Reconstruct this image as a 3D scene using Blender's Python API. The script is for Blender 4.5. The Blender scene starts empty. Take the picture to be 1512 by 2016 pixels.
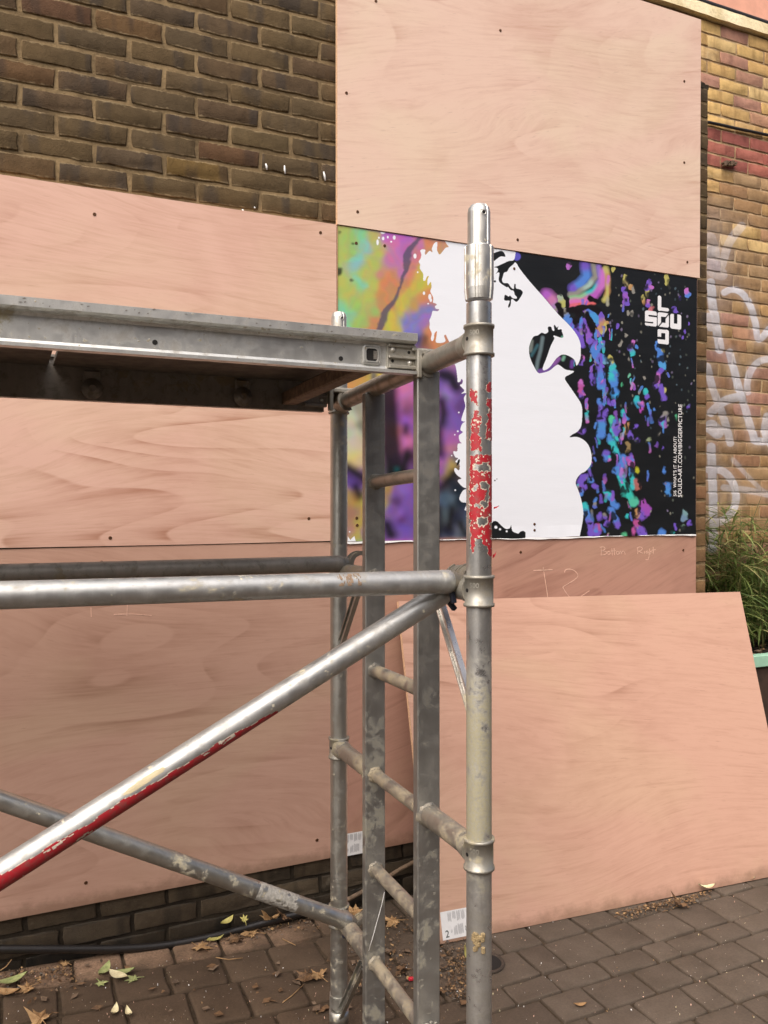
import bpy, math, random
import numpy as np
from mathutils import Vector, Matrix
random.seed(7)
rng = np.random.default_rng(7)
sc = bpy.context.scene
COL = sc.collection
R = math.radians

# ------------------------------------------------------------------ camera
# world: X along the boarded wall, Y into it (board faces at y = 0), Z up, ground at z = 0
FPX, CXP, CYP = 1630.0, 756.0, 1008.0
YAW = math.atan2(1630, 3561)
PITCH = -math.atan(22 / 1630)
CAM = Vector((0, -2.98, 1.6))
cd = bpy.data.cameras.new('camera')
cam = bpy.data.objects.new('camera', cd)
COL.objects.link(cam)
cam.location = CAM
cam.rotation_euler = (math.pi / 2 + PITCH, 0, -YAW)
cd.sensor_fit = 'HORIZONTAL'
cd.sensor_width = 36
cd.lens = 36 * FPX / 1512
cd.clip_start = 0.05
cd.clip_end = 500
sc.camera = cam

# ------------------------------------------------------------------ sky, sun, exposure
SUN_DIR = Vector((-0.60, -0.55, 1.05)).normalized()      # towards the bright part of the overcast
w = bpy.data.worlds.new('World')
sc.world = w
w.use_nodes = True
wn = w.node_tree
wn.nodes.clear()
sky = wn.nodes.new('ShaderNodeTexSky')
sky.sky_type = 'NISHITA'
sky.sun_disc = False
sky.sun_elevation = math.asin(SUN_DIR.z)
sky.sun_rotation = math.atan2(SUN_DIR.x, SUN_DIR.y)
sky.air_density = 0.6
sky.dust_density = 8.0
sky.ozone_density = 0.6
bg = wn.nodes.new('ShaderNodeBackground')
bg.inputs['Strength'].default_value = 0.11
wo = wn.nodes.new('ShaderNodeOutputWorld')
wn.links.new(sky.outputs[0], bg.inputs[0])
wn.links.new(bg.outputs[0], wo.inputs[0])
sl = bpy.data.lights.new('sun', 'SUN')
sl.energy = 1.5
sl.angle = R(92)
sl.color = (1.0, 0.97, 0.94)
so = bpy.data.objects.new('sun', sl)
COL.objects.link(so)
so.location = SUN_DIR * 20
so.rotation_euler = SUN_DIR.to_track_quat('Z', 'Y').to_euler()
sc.view_settings.view_transform = 'Standard'
sc.view_settings.look = 'None'
sc.view_settings.gamma = 1
sc.view_settings.use_curve_mapping = False
sc.view_settings.exposure = 0.80

# ------------------------------------------------------------------ photo <-> place
_cy, _sy, _cp, _sp = math.cos(YAW), math.sin(YAW), math.cos(PITCH), math.sin(PITCH)
FW = Vector((_sy * _cp, _cy * _cp, _sp))
RT = Vector((_cy, -_sy, 0))
UP = RT.cross(FW)

def ray(x, y):
    return FW + RT * ((x - CXP) / FPX) - UP * ((y - CYP) / FPX)

def on_wall(x, y, Y=0.0):                       # point seen at (x, y) on the vertical plane at depth Y
    d = ray(x, y)
    return CAM + d * ((Y - CAM.y) / d.y)

def on_ground(x, y, Z=0.0):
    d = ray(x, y)
    return CAM + d * ((Z - CAM.z) / d.z)

def srgb(r, g, b):
    f = lambda c: (c / 255 / 12.92) if c / 255 <= 0.04045 else ((c / 255 + 0.055) / 1.055) ** 2.4
    return (f(r), f(g), f(b))

# ------------------------------------------------------------------ mesh building
class MB:
    def __init__(self):
        self.v, self.f, self.s, self.mi = [], [], [], []

    def add(self, verts, faces, smooth=False, mi=0):
        n = len(self.v)
        self.v += [tuple(p) for p in verts]
        self.f += [tuple(i + n for i in q) for q in faces]
        self.s += [smooth] * len(faces)
        self.mi += [mi] * len(faces)
        return self

    def box(self, lo, hi, M=None, mi=0, bev=0.0):
        x0, y0, z0 = lo
        x1, y1, z1 = hi
        if bev <= 0:
            v = [(x0, y0, z0), (x1, y0, z0), (x1, y1, z0), (x0, y1, z0), (x0, y0, z1), (x1, y0, z1), (x1, y1, z1), (x0, y1, z1)]
            f = [(0, 3, 2, 1), (4, 5, 6, 7), (0, 1, 5, 4), (1, 2, 6, 5), (2, 3, 7, 6), (3, 0, 4, 7)]
        else:
            c = Vector(((x0 + x1) / 2, (y0 + y1) / 2, (z0 + z1) / 2))
            h = Vector(((x1 - x0) / 2, (y1 - y0) / 2, (z1 - z0) / 2))
            v, f, idx = [], [], {}
            for sx in (-1, 1):
                for sy in (-1, 1):
                    for sz in (-1, 1):
                        for ax in range(3):
                            p = [c[i] + (sx, sy, sz)[i] * (h[i] - (0 if i == ax else bev)) for i in range(3)]
                            idx[(sx, sy, sz, ax)] = len(v)
                            v.append(p)
            for ax in range(3):
                for s in (-1, 1):
                    a, b = [i for i in range(3) if i != ax]
                    loop = []
                    for (sa, sb) in ((-1, -1), (1, -1), (1, 1), (-1, 1)):
                        k = [0, 0, 0]
                        k[ax], k[a], k[b] = s, sa, sb
                        loop.append(idx[(*k, ax)])
                    flip = (s > 0) != (ax != 1)
                    f.append(tuple(loop[::-1]) if flip else tuple(loop))
            for a, b in ((0, 1), (0, 2), (1, 2)):
                e = 3 - a - b
                for sa in (-1, 1):
                    for sb in (-1, 1):
                        q = []
                        for (se, ax) in ((-1, a), (1, a), (1, b), (-1, b)):
                            k = [0, 0, 0]
                            k[a], k[b], k[e] = sa, sb, se
                            q.append(idx[(*k, ax)])
                        f.append(tuple(q))
            for sx in (-1, 1):
                for sy in (-1, 1):
                    for sz in (-1, 1):
                        f.append(tuple(idx[(sx, sy, sz, ax)] for ax in range(3)))
        if M is not None:
            v = [M @ Vector(p) for p in v]
        return self.add(v, f, False, mi)

    def lathe(self, p0, axis, prof, n=28, smooth=True, wob=None, mi=0, caps=True):
        """prof: list of (distance along axis, radius)"""
        axis = Vector(axis).normalized()
        e1 = axis.orthogonal().normalized()
        if abs(axis.z) > 0.8:
            e1 = (Vector((1, 0, 0)) - axis * axis.x).normalized()
        e2 = axis.cross(e1)
        v, f = [], []
        p0 = Vector(p0)
        for (d, r) in prof:
            for k in range(n):
                a = 2 * math.pi * k / n
                rr = r * (wob(a, d) if wob else 1)
                v.append(p0 + axis * d + (e1 * math.cos(a) + e2 * math.sin(a)) * rr)
        for j in range(len(prof) - 1):
            for k in range(n):
                a, b = j * n + k, j * n + (k + 1) % n
                f.append((a, b, b + n, a + n))
        self.add(v, f, smooth, mi)
        if caps:
            m = len(prof) - 1
            self.add([v[k] for k in range(n)], [tuple(range(n))[::-1]], False, mi)
            self.add([v[m * n + k] for k in range(n)], [tuple(range(n))], False, mi)
        return self

    def tube(self, a, b, r, n=28, r2=None, mi=0, caps=True):
        a, b = Vector(a), Vector(b)
        L = (b - a).length
        return self.lathe(a, b - a, [(0, r), (L, r if r2 is None else r2)], n, True, None, mi, caps)

    def path(self, pts, r, n=10, mi=0):
        pts = [Vector(p) for p in pts]
        v, f = [], []
        prev = None
        for i, p in enumerate(pts):
            d = (pts[min(i + 1, len(pts) - 1)] - pts[max(i - 1, 0)]).normalized()
            e1 = d.orthogonal().normalized() if prev is None else (prev - d * prev.dot(d)).normalized()
            prev = e1
            e2 = d.cross(e1)
            rr = r(i / (len(pts) - 1)) if callable(r) else r
            for k in range(n):
                a = 2 * math.pi * k / n
                v.append(p + (e1 * math.cos(a) + e2 * math.sin(a)) * rr)
        for j in range(len(pts) - 1):
            for k in range(n):
                a, b = j * n + k, j * n + (k + 1) % n
                f.append((a, b, b + n, a + n))
        f.append(tuple(range(n))[::-1])
        m = (len(pts) - 1) * n
        f.append(tuple(m + k for k in range(n)))
        return self.add(v, f, True, mi)

    def beam(self, a, b, wdt, hgt, upv=(0, 0, 1), bev=0.0, mi=0):
        """rectangular bar from a to b: wdt across, hgt along upv"""
        a, b = Vector(a), Vector(b)
        d = (b - a).normalized()
        u = Vector(upv)
        u = (u - d * u.dot(d)).normalized()
        s = d.cross(u)
        M = Matrix(((d.x, s.x, u.x, a.x), (d.y, s.y, u.y, a.y), (d.z, s.z, u.z, a.z), (0, 0, 0, 1)))
        return self.box((0, -wdt / 2, -hgt / 2), ((b - a).length, wdt / 2, hgt / 2), M, mi, bev)

    def extrude(self, prof, a, b, xdir, ydir, smooth=False, mi=0):
        """closed 2D profile (x along xdir, y along ydir) swept from a to b"""
        a, b, xd, yd = Vector(a), Vector(b), Vector(xdir), Vector(ydir)
        n = len(prof)
        v = [a + xd * p[0] + yd * p[1] for p in prof] + [b + xd * p[0] + yd * p[1] for p in prof]
        f = [(i, (i + 1) % n, n + (i + 1) % n, n + i) for i in range(n)]
        f += [tuple(range(n))[::-1], tuple(range(n, 2 * n))]
        return self.add(v, f, smooth, mi)

    def arc(self, c, axis, e1, r0, r1, wid, a0, a1, n=16, mi=0):
        """C-shaped jaw: ring sector round an axis"""
        c, ax, e1 = Vector(c), Vector(axis).normalized(), Vector(e1)
        e1 = (e1 - ax * e1.dot(ax)).normalized()
        e2 = ax.cross(e1)
        v, f = [], []
        for i in range(n + 1):
            t = a0 + (a1 - a0) * i / n
            d = e1 * math.cos(t) + e2 * math.sin(t)
            v += [c + d * r0 - ax * wid / 2, c + d * r1 - ax * wid / 2, c + d * r1 + ax * wid / 2, c + d * r0 + ax * wid / 2]
        for i in range(n):
            for k in range(4):
                f.append((i * 4 + k, i * 4 + (k + 1) % 4, i * 4 + 4 + (k + 1) % 4, i * 4 + 4 + k))
        f += [(0, 1, 2, 3), (n * 4 + 3, n * 4 + 2, n * 4 + 1, n * 4)]
        return self.add(v, f, False, mi)

    def mesh(self, name, mats, off=Vector((0, 0, 0))):
        me = bpy.data.meshes.new(name)
        me.from_pydata([Vector(p) - off for p in self.v], [], self.f)
        for m in (mats if isinstance(mats, (list, tuple)) else [mats]):
            me.materials.append(m)
        me.polygons.foreach_set('use_smooth', self.s)
        me.polygons.foreach_set('material_index', self.mi)
        me.update()
        bm = bmesh.new()
        bm.from_mesh(me)
        bmesh.ops.recalc_face_normals(bm, faces=bm.faces)
        bm.to_mesh(me)
        bm.free()
        return me

    def build(self, name, mats, parent=None, off=None):
        o_ = Vector((0, 0, 0))
        if parent is not None:
            o_ = world_off(parent)
        elif off is not None:
            o_ = Vector(off)
        ob = bpy.data.objects.new(name, self.mesh(name, mats, o_))
        COL.objects.link(ob)
        if parent is not None:
            ob.parent = parent
        else:
            ob.location = o_
        return ob

import bmesh

def world_off(o):
    p = Vector((0, 0, 0))
    while o is not None:
        p = p + Vector(o.location)
        o = o.parent
    return p

def tag(o, label=None, cat=None, group=None, kind=None):
    if label: o['label'] = label
    if cat: o['category'] = cat
    if group: o['group'] = group
    if kind: o['kind'] = kind
    return o

def thing(name, loc, label=None, cat=None, group=None, kind=None):
    o = bpy.data.objects.new(name, None)
    o.empty_display_size = 0.1
    COL.objects.link(o)
    o.location = loc
    return tag(o, label, cat, group, kind)

def inst(name, me, parent, loc, rot=(0, 0, 0), scale=(1, 1, 1)):
    o = bpy.data.objects.new(name, me)
    COL.objects.link(o)
    o.parent = parent
    o.location = Vector(loc) - (world_off(parent) if parent else Vector((0, 0, 0)))
    o.rotation_euler = rot
    o.scale = scale
    return o

# ------------------------------------------------------------------ material helpers
class NT:
    def __init__(self, name):
        self.m = bpy.data.materials.new(name)
        self.m.use_nodes = True
        self.t = self.m.node_tree
        self.n = self.t.nodes
        self.b = self.n['Principled BSDF']

    def L(self, a, b):
        self.t.links.new(a, b)

    def _in(self, sock, v):
        if v is None:
            return
        if hasattr(v, 'default_value') or hasattr(v, 'is_linked'):
            self.L(v, sock)
        elif isinstance(v, (tuple, list)) and len(v) == 3 and sock.type == 'RGBA':
            sock.default_value = (*v, 1)
        else:
            sock.default_value = v

    def pos(self):
        return self.n.new('ShaderNodeNewGeometry').outputs['Position']

    def obj(self):
        return self.n.new('ShaderNodeTexCoord').outputs['Object']

    def rnd(self):
        a = self.n.new('ShaderNodeObjectInfo').outputs['Random']
        b = self.n.new('ShaderNodeNewGeometry').outputs['Random Per Island']
        return self.math('FRACT', self.math('ADD', a, b))

    def mapping(self, v, scale=(1, 1, 1), loc=(0, 0, 0), rot=(0, 0, 0)):
        k = self.n.new('ShaderNodeMapping')
        self.L(v, k.inputs[0])
        k.inputs['Location'].default_value = loc
        k.inputs['Rotation'].default_value = rot
        k.inputs['Scale'].default_value = scale
        return k.outputs[0]

    def noise(self, v, scale=5, detail=3, rough=0.5, dist=0.0, dim='3D', w=None):
        k = self.n.new('ShaderNodeTexNoise')
        k.noise_dimensions = dim
        self.L(v, k.inputs['Vector'])
        k.inputs['Scale'].default_value = scale
        k.inputs['Detail'].default_value = detail
        k.inputs['Roughness'].default_value = rough
        k.inputs['Distortion'].default_value = dist
        if w is not None:
            self._in(k.inputs['W'], w)
        return k.outputs['Fac']

    def voro(self, v, scale=5, feature='F1', out='Distance'):
        k = self.n.new('ShaderNodeTexVoronoi')
        k.feature = feature
        self.L(v, k.inputs['Vector'])
        k.inputs['Scale'].default_value = scale
        return k.outputs[out]

    def math(self, op, a, b=None, c=None, clamp=False):
        k = self.n.new('ShaderNodeMath')
        k.operation = op
        k.use_clamp = clamp
        self._in(k.inputs[0], a)
        self._in(k.inputs[1], b)
        self._in(k.inputs[2], c)
        return k.outputs[0]

    def ramp(self, v, lo, hi, a=0.0, b=1.0, smooth=True):
        k = self.n.new('ShaderNodeMapRange')
        k.interpolation_type = 'SMOOTHSTEP' if smooth else 'LINEAR'
        self._in(k.inputs[0], v)
        for i, q in enumerate((lo, hi, a, b)):
            k.inputs[1 + i].default_value = q
        return k.outputs[0]

    def cr(self, v, stops, interp='LINEAR'):
        k = self.n.new('ShaderNodeValToRGB')
        k.color_ramp.interpolation = interp
        e = k.color_ramp.elements
        while len(e) < len(stops):
            e.new(0.5)
        for i, (p, c) in enumerate(stops):
            e[i].position = p
            e[i].color = (*c, 1)
        self.L(v, k.inputs[0])
        return k.outputs[0]

    def mix(self, fac, a, b, blend='MIX'):
        k = self.n.new('ShaderNodeMix')
        k.data_type = 'RGBA'
        k.blend_type = blend
        self._in(k.inputs['Factor'], fac)
        self._in(k.inputs['A'] if False else k.inputs[6], a)
        self._in(k.inputs[7], b)
        return k.outputs[2]

    def sep(self, v):
        k = self.n.new('ShaderNodeSeparateXYZ')
        self.L(v, k.inputs[0])
        return k.outputs

    def comb(self, x, y, z):
        k = self.n.new('ShaderNodeCombineXYZ')
        for i, q in enumerate((x, y, z)):
            self._in(k.inputs[i], q)
        return k.outputs[0]

    def bump(self, h, strength=0.3, dist=0.002, normal=None):
        k = self.n.new('ShaderNodeBump')
        k.inputs['Strength'].default_value = strength
        k.inputs['Distance'].default_value = dist
        self.L(h, k.inputs['Height'])
        if normal is not None:
            self.L(normal, k.inputs['Normal'])
        return k.outputs[0]

    def set(self, color=None, rough=None, metal=None, normal=None, spec=None):
        b = self.b.inputs
        self._in(b['Base Color'], color)
        self._in(b['Roughness'], rough)
        self._in(b['Metallic'], metal)
        if normal is not None:
            self.L(normal, b['Normal'])
        if spec is not None:
            b['Specular IOR Level'].default_value = spec
        return self.m

def flat(name, c, rough=0.6, metal=0.0, var=0.15, sc_=40):
    t = NT(name)
    n = t.noise(t.pos(), sc_, 4, 0.6)
    col = t.mix(t.ramp(n, 0.3, 0.7), tuple(x * (1 - var) for x in c), tuple(min(1, x * (1 + var)) for x in c))
    return t.set(col, rough, metal)

# ---- plywood
def plywood(name, light, dark, seed, contrast=1.0, rotate=0.0, rings=9.0, fibre=1.0, foot=None):
    """rotary-cut veneer: broken contour lines, wandering streaks, patches of warmer and paler wood"""
    t = NT(name)
    p = t.mapping(t.pos(), (1, 0.25, 1), (seed * 3.7, seed * 1.3, seed * 2.1), (0, rotate, 0))
    h = t.noise(t.mapping(p, (0.5, 1, 1.9)), 1.25, 2.0, 0.32, 0.3)
    h1 = t.noise(t.mapping(p, (0.5, 1, 1.7)), 1.25, 0.5, 0.3, 0.3)
    c = t.sep(p)
    zf = t.math('ADD', t.math('MULTIPLY', c[2], 13.0), t.math('MULTIPLY', h1, 7.0))
    flow = t.comb(t.math('MULTIPLY', c[0], 1.1), 0.0, zf)                     # coordinates that run with the grain
    rg = t.math('FRACT', t.math('MULTIPLY', h, rings))
    edge = t.math('MULTIPLY', t.math('POWER', rg, 4.0), t.ramp(rg, 1.0, 0.93))
    fill = t.math('MULTIPLY', t.ramp(rg, 0.1, 0.9, smooth=False), t.ramp(rg, 1.0, 0.94))
    brk = t.ramp(t.noise(flow, 1.1, 4, 0.6), 0.42, 0.66)
    zone = t.ramp(t.noise(p, 1.3, 2, 0.5), 0.40, 0.62)
    fib = t.noise(flow, 5.0, 5, 0.68, 0.2)
    wisp = t.ramp(t.noise(t.mapping(flow, (1.3, 1, 1.7)), 2.2, 4, 0.62, 0.4), 0.52, 0.74)
    fine = t.noise(t.mapping(p, (10, 1, 330)), 1.4, 2, 0.6)
    fleck = t.ramp(t.noise(t.mapping(p, (9, 1, 120)), 2.0, 2, 0.5), 0.68, 0.76)
    blot = t.noise(p, 1.7, 4, 0.6, 0.6)
    k = t.math('MULTIPLY', t.math('MULTIPLY', edge, brk), t.math('MULTIPLY', t.math('ADD', zone, 0.15), 0.95 * contrast))
    k = t.math('ADD', k, t.math('MULTIPLY', fill, t.math('MULTIPLY', zone, 0.12 * contrast)))
    k = t.math('ADD', k, t.math('MULTIPLY', wisp, 0.30 * fibre))
    k = t.math('ADD', k, t.math('MULTIPLY', t.ramp(fib, 0.35, 0.7), 0.24 * fibre))
    k = t.math('ADD', k, t.math('MULTIPLY', fine, 0.10))
    k = t.math('ADD', k, t.math('MULTIPLY', t.ramp(blot, 0.35, 0.7), 0.24))
    k = t.math('SUBTRACT', k, 0.16, clamp=True)
    col = t.mix(k, light, dark)
    hue = t.noise(t.mapping(p, (0.8, 1, 1.5)), 1.5, 3, 0.55, 0.6)
    col = t.mix(t.ramp(hue, 0.45, 0.66, 0, 0.55), col, t.mix(1.0, col, (1.0, 1.10, 1.02), 'MULTIPLY'))
    col = t.mix(t.math('MULTIPLY', fleck, 0.25), col, tuple(x * 0.55 for x in dark))
    pore = t.ramp(t.noise(t.mapping(flow, (4.5, 1, 6.5)), 3.0, 3, 0.7), 0.60, 0.72)
    col = t.mix(t.math('MULTIPLY', pore, 0.20), col, tuple(x * 0.72 for x in dark))
    scuff = t.ramp(t.noise(t.mapping(t.pos(), (1, 1, 1.4)), 3.1, 5, 0.72, 0.8), 0.66, 0.80, 0, 0.30)
    col = t.mix(scuff, col, t.mix(1.0, col, (0.80, 0.77, 0.74), 'MULTIPLY'))
    if foot is not None:                                # splashes and dirt along the lower edge
        z_ = t.math('SUBTRACT', t.sep(t.pos())[2], foot)
        z_ = t.math('ADD', z_, t.math('MULTIPLY', t.math('SUBTRACT', t.noise(t.pos(), 14, 5, 0.7), 0.5), 0.10))
        col = t.mix(t.ramp(z_, 0.055, 0.0, 0, 0.6), col, srgb(122, 96, 76))
    return t.set(col, 0.62, 0, t.bump(fib, 0.12, 0.001), 0.3)

PL = lambda *c: tuple(x * k for x, k in zip(srgb(*c), (0.885, 0.893, 0.878)))
M = {}
M['ply_top'] = plywood('plywood_pale', PL(232, 200, 182), PL(196, 149, 131), 1.0, 0.7, 0.26, 10, 1.0)
M['ply_ul'] = plywood('plywood_salmon', PL(226, 185, 167), PL(184, 135, 113), 2.3, 1.05, 0.02, 15, 0.9)
M['ply_ll'] = plywood('plywood_brown_left', PL(204, 164, 145), PL(168, 126, 107), 3.1, 0.8, 0.0, 10, 0.9, 0.22)
M['ply_lr'] = plywood('plywood_brown_right', PL(194, 149, 131), PL(158, 115, 99), 4.6, 0.8, 0.3, 10, 1.1, 0.22)
M['ply_print'] = plywood('plywood_print_board', PL(230, 186, 160), PL(205, 150, 125), 5.2)
M['ply_lean'] = plywood('plywood_leaning', PL(210, 167, 147), PL(174, 130, 110), 6.4, 0.8, -0.12, 10, 1.0, 0.0)
M['ply_edge'] = flat('plywood_edge', srgb(214, 176, 140), 0.8, 0, 0.2, 150)

def brick_mat(name, cols, var=1.0, soot=(0.03, 0.026, 0.022), soot_amt=0.5, graffiti=None, rough=0.9, pale=None, smear=(0.30, 0.225, 0.125), smear_amt=0.6):
    t = NT(name)
    p = t.pos()
    r = t.rnd()
    base = t.cr(r, [((i + 0.5) / len(cols), c) for i, c in enumerate(cols)])
    off = t.comb(t.math('MULTIPLY', r, 37.0), t.math('MULTIPLY', r, 11.0), 0)
    va = t.n.new('ShaderNodeVectorMath')
    t.L(p, va.inputs[0]); t.L(off, va.inputs[1])
    q = va.outputs[0]
    band = t.noise(t.mapping(q, (9, 1, 2.0)), 1.3, 2, 0.5)
    blot = t.noise(q, 22, 5, 0.65)
    fine = t.noise(p, 260, 3, 0.7)
    big = t.noise(p, 3.2, 3, 0.5)
    col = t.mix(t.ramp(band, 0.52, 0.66, 0, soot_amt), base, soot)
    col = t.mix(t.ramp(blot, 0.35, 0.75, 0, 0.55), col, t.mix(1.0, col, (0.58, 0.55, 0.5), 'MULTIPLY'))
    col = t.mix(t.ramp(big, 0.35, 0.7, 0.0, 0.35), col, t.mix(1.0, col, (1.5, 1.42, 1.25), 'MULTIPLY'))
    if pale:
        col = t.mix(t.ramp(t.noise(q, 9, 4, 0.7), 0.6, 0.8, 0, 0.5), col, pale)
    col = t.mix(t.ramp(fine, 0.62, 0.75, 0, 0.35), col, tuple(min(1, c * 1.8 + 0.02) for c in cols[0]))
    lo = t.sep(t.obj())
    ed = t.math('SUBTRACT', 0.0315, t.math('ABSOLUTE', lo[2]))
    ed = t.math('ADD', ed, t.math('MULTIPLY', t.math('SUBTRACT', t.noise(p, 48, 4, 0.7), 0.5), 0.026))
    col = t.mix(t.math('MULTIPLY', t.ramp(ed, 0.0055, 0.0), smear_amt), col, smear)
    grime = t.ramp(t.noise(t.mapping(p, (7, 1, 3)), 2.4, 5, 0.65), 0.5, 0.72, 0, 0.5)
    col = t.mix(grime, col, t.mix(1.0, col, (0.62, 0.6, 0.57), 'MULTIPLY'))
    if graffiti is not None:
        col = graffiti(t, col, blot)
    hgt = t.math('ADD', t.math('MULTIPLY', blot, 1.0), t.math('MULTIPLY', fine, 0.5))
    return t.set(col, rough, 0, t.bump(hgt, 0.9, 0.006), 0.25)

def mortar_mat(name, c, dirt, graffiti=None):
    t = NT(name)
    p = t.pos()
    a = t.noise(p, 6, 4, 0.6)
    b = t.noise(p, 90, 4, 0.7)
    col = t.mix(t.ramp(a, 0.35, 0.7), c, dirt)
    col = t.mix(t.ramp(b, 0.4, 0.75, 0, 0.5), col, t.mix(1.0, col, (0.5, 0.48, 0.44), 'MULTIPLY'))
    if graffiti is not None:
        col = graffiti(t, col, b)
    return t.set(col, 0.95, 0, t.bump(b, 0.8, 0.005), 0.2)

# ------------------------------------------------------------------ drawn prints (numpy rasters, linear colour)
def seg_dist(X, Y, pts):
    d = np.full(X.shape, 1e9, np.float32)
    for (x0, y0), (x1, y1) in zip(pts[:-1], pts[1:]):
        dx, dy = x1 - x0, y1 - y0
        t = np.clip(((X - x0) * dx + (Y - y0) * dy) / (dx * dx + dy * dy + 1e-9), 0, 1)
        d = np.minimum(d, np.hypot(X - x0 - t * dx, Y - y0 - t * dy))
    return d

def smooth_pts(pts, closed=False, n=4):
    P = np.array(pts, float)
    out = []
    m = len(P)
    for i in range(m if closed else m - 1):
        p0, p1, p2, p3 = [P[(i + k) % m] if closed else P[min(max(i + k, 0), m - 1)] for k in (-1, 0, 1, 2)]
        for j in range(n):
            t = j / n
            out.append(0.5 * (2 * p1 + (p2 - p0) * t + (2 * p0 - 5 * p1 + 4 * p2 - p3) * t * t + (3 * p1 - p0 - 3 * p2 + p3) * t ** 3))
    if not closed:
        out.append(P[-1])
    return np.array(out)

def poly_mask(X, Y, pts):
    P = np.asarray(pts, float)
    inside = np.zeros(X.shape, bool)
    x0, x1, y0, y1 = P[:, 0].min(), P[:, 0].max(), P[:, 1].min(), P[:, 1].max()
    bb = (X >= x0) & (X <= x1) & (Y >= y0) & (Y <= y1)
    xs, ys = X[bb], Y[bb]
    ins = np.zeros(xs.shape, bool)
    n = len(P)
    j = n - 1
    for i in range(n):
        xi, yi, xj, yj = P[i, 0], P[i, 1], P[j, 0], P[j, 1]
        if yi != yj:
            c = ((yi > ys) != (yj > ys)) & (xs < (xj - xi) * (ys - yi) / (yj - yi) + xi)
            ins ^= c
        j = i
    inside[bb] = ins
    return inside

def vnoise(X, Y, scale, seed=0, octaves=3):
    out = np.zeros(X.shape, np.float32)
    amp, tot = 1.0, 0.0
    r = np.random.default_rng(seed)
    for o in range(octaves):
        g = r.random((64, 64)).astype(np.float32)
        x, y = X / scale, Y / scale
        xi, yi = np.floor(x).astype(int), np.floor(y).astype(int)
        fx, fy = x - xi, y - yi
        fx, fy = fx * fx * (3 - 2 * fx), fy * fy * (3 - 2 * fy)
        a, b = g[yi % 64, xi % 64], g[yi % 64, (xi + 1) % 64]
        c, d = g[(yi + 1) % 64, xi % 64], g[(yi + 1) % 64, (xi + 1) % 64]
        out += amp * ((a * (1 - fx) + b * fx) * (1 - fy) + (c * (1 - fx) + d * fx) * fy)
        tot += amp
        amp *= 0.5
        scale *= 0.5
    return out / tot

def raster_grid(u0, u1, z0, z1, W, H, Y=0.0):
    """photo-pixel coordinates of every texel of a sheet lying on the plane y = Y"""
    U, Z = np.meshgrid(u0 + (np.arange(W) + 0.5) / W * (u1 - u0), z0 + (np.arange(H) + 0.5) / H * (z1 - z0))
    vx, vy, vz = U - CAM.x, Y - CAM.y, Z - CAM.z
    d = vx * FW.x + vy * FW.y + vz * FW.z
    X = CXP + FPX * (vx * RT.x + vy * RT.y) / d
    Yp = CYP - FPX * (vx * UP.x + vy * UP.y + vz * UP.z) / d
    return X.astype(np.float32), Yp.astype(np.float32)

def make_image(name, rgb, alpha=None):
    H, W = rgb.shape[:2]
    im = bpy.data.images.new(name, W, H, alpha=True, float_buffer=True)
    im.colorspace_settings.name = 'Linear Rec.709' if 'Linear Rec.709' in [i.name for i in im.colorspace_settings.bl_rna.properties['name'].enum_items] else 'Non-Color'
    a = np.ones((H, W, 4), np.float32)
    a[..., :3] = rgb
    if alpha is not None:
        a[..., 3] = alpha
    im.pixels.foreach_set(a.ravel())
    im.update()
    im.pack()
    return im

def S2L(c):
    c = np.asarray(c, np.float32) / 255
    return np.where(c <= 0.04045, c / 12.92, ((c + 0.055) / 1.055) ** 2.4)

def blur(a, k):
    for ax in (0, 1):
        c = np.zeros_like(a)
        for d in range(-k, k + 1):
            c += np.roll(a, d, ax)
        a = c / (2 * k + 1)
    return a

PU0, PU1, PZ0, PZ1 = 1.168, 3.004, 1.443, 2.658       # the printed sheet on the wall

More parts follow.
